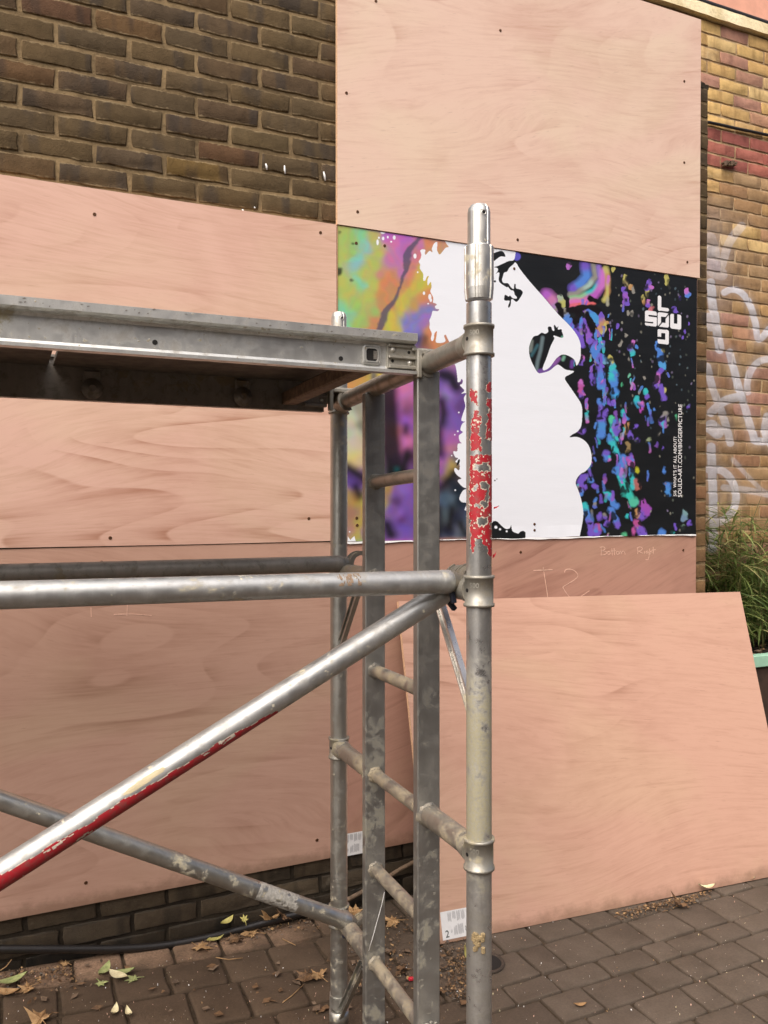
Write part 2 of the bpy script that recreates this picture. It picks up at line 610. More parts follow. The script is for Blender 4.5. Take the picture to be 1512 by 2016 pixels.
def print_image():
    W, H = 1380, 912
    X, Y = raster_grid(PU0, PU1, PZ0, PZ1, W, H)
    wx = X + (vnoise(X, Y, 34, 1) - 0.5) * 26
    wy = Y + (vnoise(X, Y, 34, 2) - 0.5) * 26
    # ---------- left field: marbled colours from scattered control points
    yg, gn, tl = (184, 190, 92), (160, 196, 98), (134, 205, 150)
    pk, og, ye, vi, mg = (200, 112, 178), (208, 138, 88), (200, 190, 66), (122, 122, 200), (190, 96, 190)
    dk, pu, cr = (30, 28, 30), (122, 82, 176), (196, 198, 172)
    pts = [(668, 455, yg), (690, 470, gn), (710, 462, tl), (720, 485, (140, 190, 185)), (690, 500, gn), (668, 500, yg), (700, 515, (130, 200, 190)),
           (735, 470, yg), (750, 500, yg), (735, 520, yg), (672, 560, yg), (690, 575, yg), (712, 560, tl), (720, 545, yg), (740, 560, yg),
           (700, 600, gn), (670, 615, tl), (690, 625, tl), (725, 590, yg), (740, 610, gn), (720, 640, gn), (705, 640, gn), (745, 530, yg),
           (762, 465, mg), (775, 480, pk), (768, 510, pk), (790, 470, mg), (795, 490, mg), (800, 465, mg), (785, 510, pk), (790, 540, pk), (752, 540, (212, 132, 120)),
           (760, 560, og), (775, 545, og), (782, 570, og), (755, 585, og), (770, 600, og), (750, 605, og), (740, 630, og), (730, 655, og), (745, 645, og),
           (820, 500, (206, 120, 130)), (812, 525, (206, 125, 120)), (806, 545, (208, 130, 110)), (800, 560, og), (825, 480, pk), (840, 478, og),
           (830, 530, ye), (825, 545, ye), (838, 520, ye), (815, 570, ye), (800, 590, ye), (790, 605, ye), (825, 560, ye), (840, 560, ye), (770, 620, ye), (772, 640, ye),
           (785, 645, ye), (765, 660, ye), (845, 580, og), (835, 590, og), (820, 600, (200, 150, 80)), (848, 590, (200, 130, 100)),
           (832, 610, vi), (845, 610, vi), (820, 625, vi), (800, 635, vi), (815, 645, (130, 130, 205)), (835, 640, (150, 115, 200)), (805, 655, vi), (825, 660, vi), (840, 625, (160, 110, 200)),
           (845, 655, og), (850, 668, og), (842, 670, (110, 70, 60)), (826, 668, (60, 60, 110)), (865, 668, og),
           # below the platform
           (690, 735, (200, 150, 70)), (705, 745, (205, 150, 70)), (720, 730, (160, 120, 80)), (735, 735, ye), (690, 760, (200, 150, 80)),
           (690, 820, cr), (700, 850, cr), (690, 880, cr), (705, 800, (150, 150, 130)), (708, 840, (120, 120, 100)), (695, 905, (210, 200, 130)), (690, 925, dk), (704, 930, dk), (690, 942, (90, 60, 150)), (696, 950, (130, 80, 190)),
           (703, 965, dk), (688, 975, (180, 140, 90)), (700, 990, (180, 150, 70)), (692, 1010, (170, 120, 110)), (705, 1030, (180, 170, 70)), (690, 1045, (180, 130, 120)), (700, 1055, (180, 170, 80)),
           (730, 800, dk), (745, 850, dk), (760, 790, dk), (765, 830, dk), (770, 870, dk), (760, 900, dk), (765, 920, dk), (735, 930, dk), (775, 925, (20, 70, 75)), (790, 925, dk), (800, 930, dk),
           (780, 775, pk), (795, 770, pk), (790, 795, (175, 95, 165)), (800, 805, (130, 70, 120)), (797, 825, (150, 80, 190)), (785, 850, (200, 120, 130)), (795, 860, pk), (790, 885, pk), (786, 905, (150, 90, 170)), (800, 845, dk), (800, 895, (60, 30, 60)),
           (765, 965, (170, 140, 60)), (758, 990, (180, 160, 70)), (775, 970, pu), (790, 965, (140, 95, 190)), (800, 985, pu), (770, 1000, pu), (785, 1010, (150, 95, 200)), (795, 1035, (110, 75, 180)), (765, 1030, dk), (758, 1045, dk), (790, 1055, pu), (775, 1050, pu), (778, 988, (90, 50, 110)), (788, 1018, (90, 40, 110)),
           (740, 985, pu), (740, 1020, pu), (720, 1000, ye), (730, 1050, pu), (830, 985, pu), (830, 850, pu), (830, 1040, dk),
           (865, 760, pu), (870, 745, dk), (885, 745, dk), (895, 765, dk), (880, 775, (160, 110, 210)), (876, 780, (130, 125, 150)), (868, 800, dk), (870, 820, dk), (866, 790, (140, 80, 170)), (868, 850, dk), (865, 880, dk),
           (890, 790, pu), (905, 800, pu), (895, 820, pu), (885, 840, pu), (900, 840, pu), (905, 800, (60, 30, 90)), (880, 870, (165, 90, 180)), (870, 900, (165, 90, 180)), (890, 860, (160, 90, 180)), (885, 890, (180, 120, 150)), (866, 930, (150, 80, 170)), (864, 950, (110, 60, 130)),
           (892, 900, (100, 100, 110)), (888, 915, (190, 165, 70)), (880, 930, (180, 150, 70)), (872, 940, (140, 110, 80)), (895, 930, (25, 38, 48)), (890, 950, (30, 45, 60)), (900, 965, (25, 38, 50)), (880, 980, (70, 90, 120)), (890, 985, (85, 105, 135)), (905, 985, (28, 40, 55)),
           (870, 965, dk), (868, 1000, dk), (875, 1020, (100, 118, 140)), (890, 1010, dk), (900, 1020, (40, 50, 70)), (880, 1045, (25, 25, 60)), (890, 1050, (50, 60, 90)), (905, 1040, (110, 125, 145)), (900, 1055, (90, 105, 130)), (866, 1045, dk), (870, 1056, (80, 95, 125)), (912, 1030, dk), (915, 1055, dk)]
    num = np.zeros((H, W, 3), np.float32)
    den = np.full((H, W), 1e-12, np.float32)
    left = X < 935
    xs, ys = wx[left] * 0.55 + X[left] * 0.45, wy[left] * 0.55 + Y[left] * 0.45
    nl = np.zeros((xs.size, 3), np.float32); dl = np.full(xs.size, 1e-20, np.float32)
    for (px, py, c) in pts:
        if c == dk and py > 720: continue
        d2 = (xs - px) ** 2 + ((ys - py) * 0.85) ** 2
        k = 1.0 / (d2 + 45) ** 2.1
        nl += k[:, None] * S2L(c)[None]
        dl += k
    img = np.zeros((H, W, 3), np.float32)
    img[:] = S2L((27, 29, 31))
    img[left] = nl / dl[:, None]
    f1 = vnoise(X + (vnoise(X, Y, 40, 61, 3) - .5) * 60, Y * .7 + (vnoise(X, Y, 40, 62, 3) - .5) * 60, 46, 63, 4)
    lum = img.mean(-1)
    for ch, (ph, am) in enumerate(((0.0, .11), (2.1, .08), (4.2, .14))):
        img[..., ch] *= 1 + np.where(left & (lum > .04), am, 0) * np.sin(f1 * 30 + ph)

    def lay(mask, c):
        img[:] = img * (1 - mask[..., None]) + S2L(c) * mask[..., None]

    def soft(d, r, s):
        return np.clip((r - d) / s + 0.5, 0, 1)

    sm_ = blur(blur(img, 3), 3)
    img[left] = sm_[left]
    gray = img.mean(-1, keepdims=True)
    img[left] = (gray + (img - gray) * .90)[left]
    # dark slate river through the left field
    riv = smooth_pts([(828, 466), (815, 480), (803, 497), (800, 520), (796, 540), (788, 560), (782, 580), (772, 597), (760, 612), (752, 635), (745, 652), (738, 690), (735, 745)])
    dr = seg_dist(X + (vnoise(X, Y, 14, 5) - 0.5) * 8, Y, riv)
    wid = 4.6 + 2.2 * np.sin(Y / 19.0)
    lay(np.clip((wid - dr) / 4 + 0.5, 0, 1) * 0.85 * (X < 860), (84, 82, 104))
    for (x, y, r_) in ((669, 536, 7), (695, 553, 4), (695, 480, 2.5), (668, 460, 3)):
        lay(soft(np.hypot(wx - x, wy - y) * 0.6 + np.hypot(X - x, Y - y) * 0.4, r_, 5) * 0.9, (38, 38, 30))
    for q in ([(712, 470), (722, 480), (716, 492)], [(686, 513), (700, 515), (709, 510)], [(705, 545), (712, 562), (722, 566)], [(668, 612), (676, 630), (690, 640)]):
        lay(soft(seg_dist(wx, wy, q), 4, 7) * 0.6, (130, 205, 185))
    for q, r_ in (([(764, 772), (767, 830), (770, 885), (778, 928)], 18), ([(686, 922), (700, 930), (714, 942)], 8), ([(699, 955), (706, 978)], 7), ([(870, 738), (890, 746), (897, 762)], 11), ([(868, 792), (874, 815), (872, 834)], 7),
                  ([(864, 845), (867, 895)], 6), ([(872, 962), (880, 952), (892, 930)], 6), ([(864, 1000), (868, 1030), (864, 1055)], 6), ([(890, 1000), (886, 1040)], 7), ([(760, 1033), (768, 1050)], 9), ([(800, 893), (794, 925), (785, 935)], 8), ([(801, 842), (800, 850)], 6), ([(830, 880), (830, 960)], 12), ([(908, 1030), (916, 1055)], 7)):
        q = np.array(q, float)
        lay(soft(seg_dist(wx * .35 + X * .65, wy * .35 + Y * .65, q), r_ + 1.5, 15) * .95, (29, 27, 30))
    lay(soft(np.hypot(X - 781, Y - 924), 5, 6) * .8, (24, 90, 95))
    sm_ = blur(blur(img, 5), 5)
    low = left & (Y > 715)
    img[low] = sm_[low]
    # ---------- right field: iridescent streaks on black
    B, V, T, Pk, Yl, Gy, Or = (86, 140, 224), (122, 94, 206), (64, 200, 205), (205, 120, 205), (196, 190, 110), (150, 148, 140), (196, 150, 100)
    rt = [  # (polyline, radius, colours along it)
        ([(1152, 520), (1155, 545), (1140, 560), (1128, 568)], 13, (V, B, V)),
        ([(1168, 522), (1172, 545), (1160, 560), (1135, 578), (1122, 580)], 7, (Gy, (170, 200, 190), Gy)),
        ([(1178, 525), (1182, 550), (1168, 572), (1140, 586), (1122, 588)], 7, ((150, 120, 210), T, (150, 200, 150))),
        ([(1188, 535), (1186, 560), (1170, 582), (1148, 594), (1124, 596)], 10, (Pk, (190, 100, 200), (220, 120, 190))),
        ([(1124, 601), (1150, 600), (1170, 596)], 5, ((225, 110, 130), (230, 110, 110))),
        ([(1192, 528), (1196, 550), (1196, 575), (1190, 590)], 7, (Yl, Or, Yl)),
        ([(1197, 545), (1195, 575), (1196, 600)], 4, (Pk, Yl, (170, 170, 150))),
        ([(1076, 580), (1086, 590), (1094, 605)], 15, ((180, 100, 205), (205, 130, 180), (170, 140, 190))),
        ([(1100, 585), (1107, 600), (1098, 612)], 6, ((170, 190, 170), (190, 190, 110), Gy)),
        ([(1110, 612), (1114, 630), (1120, 640)], 6, (Gy, B, B)), ([(1122, 635), (1135, 642), (1143, 655)], 8, (B, V, V)),
        ([(1142, 602), (1152, 602)], 4, ((220, 110, 100), Or)), ([(1160, 612), (1168, 622), (1176, 630), (1182, 640)], 7, (B, (80, 160, 225), V)),
        ([(1150, 632), (1158, 650), (1162, 668), (1168, 680)], 7, (V, (150, 100, 205), V)), ([(1184, 620), (1188, 640), (1176, 655)], 6, (V, Or, (205, 150, 130))),
        ([(1136, 655), (1142, 670), (1146, 682)], 6, (V, V, V)), ([(1174, 650), (1186, 655), (1190, 640), (1196, 636)], 4, (Or, Yl, Or)),
        ([(1166, 672), (1168, 690), (1176, 704), (1180, 724), (1182, 742), (1184, 760)], 8, (V, B, B, V, B, B)),
        ([(1180, 668), (1184, 680), (1176, 690)], 5, (T, B, B)), ([(1186, 704), (1198, 712), (1206, 724), (1208, 742), (1206, 755)], 7, (B, (120, 170, 200), T, B, B)),
        ([(1200, 700), (1204, 710)], 3, (Yl, Yl)), ([(1202, 740), (1207, 758)], 6, (T, B)),
        ([(1145, 704), (1144, 715)], 4, (Pk, V)), ([(1170, 715), (1172, 722)], 3, (V, V)), ([(1166, 740), (1168, 755)], 5, (V, V)), ([(1144, 750), (1144, 768), (1141, 780)], 4.5, (Pk, (190, 90, 160), V)),
        ([(1210, 770), (1212, 778)], 7, (B, (70, 170, 235))), ([(1181, 790), (1183, 805), (1180, 815)], 5, (B, V, V)), ([(1183, 822), (1184, 840), (1184, 855)], 7, (V, (80, 150, 220), B)),
        ([(1191, 810), (1191, 815)], 4, (V, V)), ([(1200, 792)], 4, (V,)), ([(1225, 812), (1232, 824)], 5, (T, B)), ([(1202, 822), (1204, 842), (1214, 862)], 4.5, ((90, 205, 160), T, T)),
        ([(1214, 830), (1213, 850)], 6, (V, V)), ([(1234, 838), (1232, 848)], 5, (Or, Or)), ([(1240, 850), (1241, 860)], 5, (V, V)), ([(1252, 840)], 3.5, (V,)), ([(1254, 868)], 4.5, (V,)),
        ([(1200, 860), (1206, 875), (1214, 890), (1219, 900)], 6, (B, T, T, B)), ([(1193, 893), (1193, 900)], 7, (V, B)), ([(1236, 875), (1235, 885)], 4, ((150, 130, 90), (150, 130, 90))),
        ([(1230, 900), (1226, 915), (1212, 928)], 6, (B, B, B)), ([(1240, 903), (1241, 912)], 6, ((190, 80, 180), Pk)), ([(1252, 925)], 5, ((190, 190, 50),)),
        ([(1222, 938), (1228, 955), (1236, 972), (1247, 990)], 8, (T, (60, 200, 190), (60, 205, 190), (90, 200, 170))), ([(1240, 925), (1246, 945), (1246, 960)], 5, (B, T, T)), ([(1254, 950), (1255, 960)], 6, ((180, 110, 110), (180, 110, 100))),
        ([(1266, 992), (1272, 1005), (1264, 1012)], 10, ((170, 85, 185), (165, 85, 190), V)), ([(1254, 1005), (1254, 1015)], 4, (Or, Or)), ([(1254, 1030), (1260, 1040), (1264, 1055)], 8, ((190, 90, 150), V, V)), ([(1247, 1045)], 5, ((190, 90, 160),)),
        ([(1148, 940), (1142, 950), (1140, 965)], 7, (V, V, (150, 90, 200))), ([(1160, 938), (1162, 945)], 6, (V, B)), ([(1170, 955)], 4, (V,)), ([(1150, 955), (1153, 962)], 4, (V, V)), ([(1144, 970)], 4, (B,)),
        ([(1172, 985)], 4, (B,)), ([(1195, 970), (1202, 985), (1212, 998)], 6, (T, B, B)), ([(1202, 1005), (1208, 1018), (1214, 1033)], 6, (B, B, V)), ([(1150, 995), (1156, 1012), (1160, 1030), (1163, 1050)], 6, (T, B, V, V)),
        ([(1181, 1016)], 5, (V,)), ([(1176, 1035), (1173, 1050)], 7, ((190, 90, 150), V)), ([(1195, 1030)], 4.5, (V,)), ([(1234, 1018)], 3.5, (T,)), ([(1225, 1055)], 6, ((90, 190, 140),)), ([(1302, 1050)], 7, (B,)), ([(1323, 1048)], 3.5, (T,)),
        ([(1230, 545), (1233, 560), (1240, 565)], 5, (Yl, (196, 180, 130), Or)), ([(1228, 568), (1231, 585), (1234, 598)], 5, (V, (160, 100, 205), V)), ([(1246, 572)], 5, (Gy,)), ([(1277, 556), (1274, 568), (1280, 565)], 5, (V, V, Pk)), ([(1275, 577)], 4, (Yl,)),
        ([(1266, 582), (1268, 595)], 4, (Yl, Or)), ([(1276, 590), (1276, 602)], 4, (Pk, V)), ([(1282, 610)], 5, ((205, 120, 130),)), ([(1311, 545), (1312, 560)], 4.5, (Yl, Yl)), ([(1317, 567)], 3, (Gy,)),
        ([(1352, 570), (1354, 580)], 5, (Pk, B)), ([(1338, 587)], 3.5, (V,)), ([(1325, 607), (1329, 616)], 4.5, (V, V)), ([(1205, 532)], 4, (Yl,)), ([(1354, 638)], 2.5, (V,)), ([(1348, 654)], 3.5, (V,)), ([(1343, 667)], 2.5, (V,)),
        ([(1216, 643)], 3, (V,)), ([(1234, 617)], 3.5, (Gy,)), ([(1242, 617)], 3, (Gy,)), ([(1221, 600)], 2, (Gy,)), ([(1246, 672), (1240, 685), (1245, 698)], 4.5, (Pk, V, T)), ([(1253, 682)], 3.5, (B,)), ([(1239, 708)], 3, (Gy,)),
        ([(1221, 676)], 4, (Gy,)), ([(1293, 678), (1298, 690), (1300, 702), (1304, 722)], 6, (B, B, B, (90, 170, 230))), ([(1305, 690)], 3, (Yl,)), ([(1300, 730), (1292, 745), (1290, 758)], 5, (V, Pk, V)), ([(1300, 760), (1302, 772), (1306, 785)], 6, (V, V, V)), ([(1308, 768)], 3, (Yl,)),
        ([(1223, 758)], 3, ((90, 200, 150),)), ([(1271, 766), (1272, 774)], 3, (T, T)), ([(1236, 738)], 2.5, ((120, 200, 170),)), ([(1254, 785), (1258, 798)], 6, (T, (70, 170, 220))), ([(1264, 795), (1262, 808)], 5, (Pk, (190, 80, 190))), ([(1274, 780)], 4, (V,)), ([(1279, 812)], 4, (B,)), ([(1288, 808)], 2.5, (B,)),
        ([(1308, 815), (1302, 828), (1308, 840)], 6, (Gy, V, (160, 110, 190))), ([(1314, 828)], 3, (Gy,)), ([(1278, 867)], 4, ((150, 165, 130),)), ([(1298, 855)], 3, (Gy,)), ([(1303, 880)], 2.5, (V,)), ([(1330, 822)], 3, ((90, 190, 140),)), ([(1358, 802)], 3.5, (V,)),
        ([(1307, 925)], 4.5, (B,)), ([(1314, 955), (1315, 970)], 7, (B, (80, 150, 225))), ([(1348, 1008), (1346, 1020)], 5, ((130, 170, 175), (120, 150, 180))), ([(1356, 1030)], 4, (V,)), ([(1344, 1038)], 4, ((110, 140, 120),)), ([(1118, 521)], 5.5, ((185, 115, 205),)),
        ([(1140, 845), (1148, 848)], 7, ((150, 95, 190), V)), ([(1141, 795)], 3, (V,)), ([(1269, 745)], 2.5, (Gy,)), ([(1232, 662)], 2.5, (Gy,))]
    right = X > 1040
    nx = (vnoise(X, Y, 11, 11, 3) - 0.5) * 13
    ny = (vnoise(X, Y, 13, 12, 3) - 0.5) * 14
    sharp = np.clip((800 - Y) / 200, 0, 1)            # crisp blobs at the top, blurred ones at the bottom
    for bi, (pl, rad, cols) in enumerate(rt):
        pl = np.array(pl, float)
        x0, x1, y0, y1 = pl[:, 0].min() - rad * 3 - 14, pl[:, 0].max() + rad * 3 + 14, pl[:, 1].min() - rad * 3 - 14, pl[:, 1].max() + rad * 3 + 14
        bb = (X > x0) & (X < x1) & (Y > y0) & (Y < y1) & right
        if not bb.any():
            continue
        wk = 0.25 if bi < 8 else 0.8
        xx, yy = X[bb] + nx[bb] * wk, Y[bb] + ny[bb] * wk * .9
        if len(pl) == 1:
            d = np.hypot(xx - pl[0, 0], (yy - pl[0, 1]) * 0.7)
            c = np.broadcast_to(S2L(cols[0]), (xx.size, 3))
        else:
            d = seg_dist(xx, yy, pl)
            ln = np.r_[0, np.cumsum(np.hypot(*np.diff(pl, axis=0).T))]
            # nearest vertex weighting gives the run of colours
            ws = np.stack([1 / (np.hypot(xx - p[0], yy - p[1]) ** 2 + 6) ** 1.5 for p in pl], -1)
            ws /= ws.sum(-1, keepdims=True)
            cc = np.stack([S2L(cols[min(int(round(i * (len(cols) - 1) / max(1, len(pl) - 1))), len(cols) - 1)]) for i in range(len(pl))])
            c = ws @ cc
        sft = 0.8 + (1 - sharp[bb]) * 4 * min(1, rad / 7)
        a = np.clip((rad - d) / sft + 0.5, 0, 1)
        hole = np.clip((vnoise(xx * 1.0, yy * 0.7, 9, 21, 2) - 0.30) * 7, 0.08, 1)
        a = a * (hole if bi >= 8 else 1.0) * 0.96
        if bi < 8: a = a * np.clip((rad - d) / (rad * .8) + .15, 0, 1)
        img[bb] = img[bb] * (1 - a[:, None]) + c * a[:, None]
    r3 = np.random.default_rng(14)
    pal = [B, V, V, B, (150, 100, 205), T, Pk, Gy, (100, 120, 215)]
    for k in range(210):
        y = r3.uniform(600, 1052)
        x0 = 1130 + 16 * np.sin(y / 60)
        x = x0 + abs(r3.normal(0, 75)) + 10
        if np.sin(x * .09 + 2 * np.sin(y * .02)) < -.35: continue
        if x > 1330: continue
        ln_, rr = r3.uniform(2, 11), r3.uniform(1.0, 3.6)
        dx = r3.normal(0, 2.5)
        c0, c1 = pal[r3.integers(len(pal))], pal[r3.integers(len(pal))]
        bb = (abs(X - x) < rr * 3 + 14) & (abs(Y - y) < ln_ + rr * 3 + 10)
        xx, yy = X[bb] + nx[bb] * .55, Y[bb] + ny[bb] * .55
        d = seg_dist(xx, yy, np.array([(x, y - ln_), (x + dx, y + ln_)]))
        q = np.clip((yy - y + ln_) / (2 * ln_), 0, 1)[:, None]
        a = np.clip((rr - d) / (1.0 + (y > 820) * 1.6) + .5, 0, 1) * r3.uniform(.55, 1)
        img[bb] = img[bb] * (1 - a[:, None]) + (S2L(c0) * (1 - q) + S2L(c1) * q) * a[:, None]
    r2 = np.random.default_rng(4)
    for k in range(230):                                # fine specks
        x, y = r2.uniform(1195, 1366), r2.uniform(535, 1050)
        if y > 800 and r2.random() < 0.6: continue
        rr = r2.uniform(0.8, 2.1)
        c = [(150, 150, 135), (130, 120, 150), (100, 110, 100), (90, 110, 120)][r2.integers(4)]
        bb = (abs(X - x) < 8) & (abs(Y - y) < 8)
        a = np.clip((rr - np.hypot(X[bb] + nx[bb] * 0.3 - x, (Y[bb] + ny[bb] * 0.3 - y) * 0.7)) / 1.3 + 0.5, 0, 1) * r2.uniform(0.3, 0.9)
        img[bb] = img[bb] * (1 - a[:, None]) + S2L(c) * a[:, None]
    for q in ([(1098, 601), (1104, 612), (1105, 622)], [(1118, 612), (1135, 610), (1140, 622), (1132, 634)], [(1140, 608), (1160, 604), (1178, 610)], [(1155, 620), (1162, 640), (1166, 650)], [(1116, 590), (1118, 600)], [(1160, 587), (1166, 589), (1175, 592)]):
        lay(soft(seg_dist(X + nx * 0.6, Y + ny * 0.6, np.array(q, float)), 5.5, 2.5), (24, 18, 20))
    # ---------- the white head
    outline = [(884, 470), (883, 486), (877, 488), (866, 501), (862, 497), (860, 491), (861, 478), (857, 477), (853, 482), (850, 490), (851, 497), (845, 494), (838, 502), (836, 498), (837, 492), (831, 491), (827, 494), (829, 500), (828, 509), (824, 515), (827, 521),
               (826, 528), (829, 533), (833, 540), (833, 552), (837, 552), (840, 545), (844, 544), (841, 552), (842, 562), (845, 558), (848, 555), (849, 561), (849, 567), (847, 574), (851, 582), (853, 588), (852, 596), (856, 597), (860, 600), (856, 603), (858, 608), (864, 609), (861, 613), (852, 612),
               (850, 618), (848, 624), (845, 631), (846, 638), (845, 645), (848, 652), (850, 658), (848, 667), (851, 672), (854, 666), (855, 657), (860, 652), (859, 662), (858, 674), (870, 675), (877, 671), (874, 662), (877, 659), (881, 667), (886, 676), (896, 690), (890, 705), (897, 722),
               (900, 742), (901, 752), (906, 751), (908, 746), (911, 750), (909, 756), (905, 758), (909, 763), (914, 769), (908, 775), (918, 774), (913, 784), (916, 799), (911, 815), (908, 828), (916, 830), (910, 834), (906, 846), (911, 851), (903, 858), (905, 869), (909, 873), (901, 874), (900, 888), (892, 889), (896, 900),
               (902, 902), (896, 909), (903, 912), (905, 918), (903, 926), (896, 921), (894, 926), (899, 935), (908, 942), (903, 944), (901, 948), (910, 958), (918, 962), (911, 966), (904, 980), (908, 988), (919, 991), (914, 1004), (920, 1006), (917, 1018), (926, 1014), (932, 1030), (940, 1018), (946, 1036), (955, 1024), (964, 1034),
               (971, 1026), (979, 1027), (985, 1033), (995, 1041), (1003, 1040), (1006, 1034), (1008, 1045), (1015, 1049), (1020, 1050), (1025, 1046), (1034, 1048), (1043, 1075),
               (1137, 1075), (1140, 1056), (1146, 1031), (1148, 1009), (1144, 984), (1138, 965), (1133, 952), (1136, 941), (1144, 932), (1152, 928), (1163, 914), (1164, 895), (1158, 876), (1147, 865), (1134, 860), (1121, 861), (1127, 855), (1136, 850), (1144, 838), (1146, 812), (1144, 796), (1135, 781), (1122, 762), (1112, 747), (1114, 741), (1120, 738),
               (1130, 731), (1114, 728), (1105, 722), (1098, 718), (1091, 722), (1081, 730), (1068, 734), (1059, 734), (1050, 720), (1043, 703), (1041, 687), (1044, 674), (1050, 663), (1059, 660), (1066, 655), (1073, 657), (1079, 653), (1078, 646), (1080, 643), (1085, 644), (1087, 650), (1091, 651), (1090, 642), (1092, 640), (1096, 645), (1099, 642), (1098, 649), (1105, 648), (1106, 653),
               (1109, 663), (1104, 665), (1092, 661), (1089, 662), (1091, 667), (1084, 681), (1076, 704), (1068, 725), (1072, 729), (1082, 723), (1091, 711), (1098, 703), (1108, 698), (1120, 701), (1131, 709), (1135, 720), (1142, 706), (1143, 688), (1142, 675), (1135, 659), (1120, 640), (1098, 618), (1068, 583), (1044, 556), (1024, 531), (1015, 517),
               (1010, 521), (1002, 528), (998, 535), (992, 537), (990, 544), (988, 551), (991, 557), (1000, 558), (1005, 565), (1011, 569), (1012, 560), (1015, 560), (1016, 568), (1024, 570), (1029, 576), (1024, 586), (1019, 593), (1015, 594), (1009, 589), (1006, 591), (1005, 601), (1001, 606), (1000, 602), (1003, 592), (993, 592), (993, 582), (996, 581), (1001, 584), (1004, 582), (1009, 587), (1016, 588), (1017, 585), (1013, 580),
               (1011, 573), (1005, 571), (1000, 565), (996, 565), (982, 554), (983, 538), (979, 537), (975, 540), (980, 533), (979, 528), (972, 526), (979, 524), (988, 520), (1001, 514), (1009, 513), (1013, 508), (1014, 490), (1000, 470)]
    sm = smooth_pts(outline, True, 3)
    white = poly_mask(X, Y, sm).astype(np.float32)
    white = np.maximum(white, poly_mask(X, Y, [(683, 1080), (684, 1056), (689, 1063), (697, 1055), (703, 1080)]).astype(np.float32))
    zz = lambda x, y: (640 + x * 0.1984, 420 + y * 0.1984)
    for (x, y, a, b) in ((520, 288, 12, 28), (533, 243, 9, 10), (575, 250, 12, 17), (621, 237, 9, 13), (655, 283, 9, 9), (685, 241, 14, 21), (590, 321, 10, 10), (572, 186, 24, 20), (891, 425, 15, 24), (918, 585, 7, 9), (980, 793, 11, 17), (1038, 830, 15, 28), (1048, 862, 12, 18), (1022, 897, 8, 7)):
        x, y = zz(x, y)
        white = np.maximum(white, np.clip((1 - np.hypot((X - x) / (a * 0.2), (Y - y) / (b * 0.2))) * 3 + 0.5, 0, 1))
    for (x, y, r_) in ((903, 812, 1.5), (901, 849, 1.8), (895, 856, 1.3), (889, 897, 1.3), (896, 965, 1.6), (976, 1038, 3), (984, 1042, 2.2), (997, 1046, 1.8), (688, 1047, 1.2)):
        white = np.maximum(white, np.clip(r_ - np.hypot(X - x, Y - y) + 0.5, 0, 1))
    # colours that show inside the nostril and along the mouth
    for (q, r_, c) in (([(1046, 672), (1044, 690)], 4, (120, 130, 125)), ([(1068, 665), (1064, 690), (1058, 712), (1056, 728)], 3.5, (110, 130, 135)), ([(1046, 700), (1058, 680)], 3, (60, 100, 110)), ([(1062, 732), (1078, 728), (1090, 716)], 5, (120, 85, 165)), ([(1110, 703), (1108, 708)], 3, (120, 175, 150)), ([(1126, 712), (1125, 722)], 3.5, (110, 70, 160)), ([(1107, 664)], 2.5, (120, 200, 170)), ([(1092, 716), (1100, 706)], 4, (140, 90, 165))):
        q = np.array(q * 2 if len(q) == 1 else q, float)
        lay(soft(seg_dist(X, Y, q), r_, 4) * 0.9, c)
    lay(soft(np.hypot(X - 1017, Y - 505), 8, 2), (98, 92, 196))
    lay(white, (243, 248, 255))
    for q in ([(970, 499), (973, 498), (988, 494), (995, 505), (986, 505), (979, 509), (972, 514), (966, 512)], [(905, 905), (904, 912), (898, 917), (902, 905)]):
        lay(poly_mask(X, Y, smooth_pts(q, True, 3)).astype(np.float32), (28, 29, 31))
    for (x, y, r_) in ((974, 554, 2.2), (971, 548, 1.5), (974, 946, 1.5), (978, 943, 1.0)):
        lay(np.clip(r_ - np.hypot(X - x, Y - y) + 0.5, 0, 1), (28, 29, 31))
    # ---------- block-letter emblem
    g = lambda x, y: (1100 + x * 0.1852, 480 + y * 0.1852)

    def quad(cx0, cy0, cx1, cy1, sk=0.11, rd=0):
        return [g(cx0, cy0), g(cx1, cy0 + (cx1 - cx0) * sk), g(cx1, cy1 + (cx1 - cx0) * sk), g(cx0, cy1)]

    def rquad(x0, y0, x1, y1, rd=3.0):
        P = np.array(quad(x0, y0, x1, y1))
        m = poly_mask(X, Y, P)
        cen = P.mean(0)
        Pin = []
        n = 4
        for i in range(4):
            a, b, c = P[i - 1], P[i], P[(i + 1) % 4]
            va, vc = (a - b) / np.hypot(*(a - b)), (c - b) / np.hypot(*(c - b))
            Pin += [tuple(b + va * rd), tuple(b + (va + vc) * rd * 0.3), tuple(b + vc * rd)]
        return poly_mask(X, Y, Pin).astype(np.float32)
    Wt, Bk = (242, 243, 246), (27, 29, 31)
    lay(rquad(1050, 550, 1088, 712), Wt); lay(rquad(1050, 672, 1170, 708), Wt)                                   # L
    lay(rquad(915, 708, 1040, 868), Wt); lay(rquad(952, 755, 1045, 772, 1), Bk); lay(rquad(912, 822, 1003, 838, 1), Bk)     # S
    lay(rquad(1050, 727, 1168, 880), Wt); lay(rquad(1086, 772, 1134, 838, 1), Bk)                                 # O
    lay(np.clip(1.2 - seg_dist(X, Y, np.array([g(1178, 735), g(1045, 895)])) + 0.5, 0, 1), Bk)
    lay(rquad(1183, 743, 1300, 900), Wt); lay(rquad(1222, 735, 1258, 848, 1), Bk)                                 # U
    lay(rquad(1050, 905, 1168, 1060), Wt); lay(rquad(1086, 948, 1132, 1012, 1), Bk); lay(rquad(1045, 985, 1132, 1012, 1), Bk)   # reversed D
    img = np.clip(img, 0, 1) ** 1.0
    img = img * 0.88                                   # display values to ink reflectance
    return make_image('print_artwork', img)

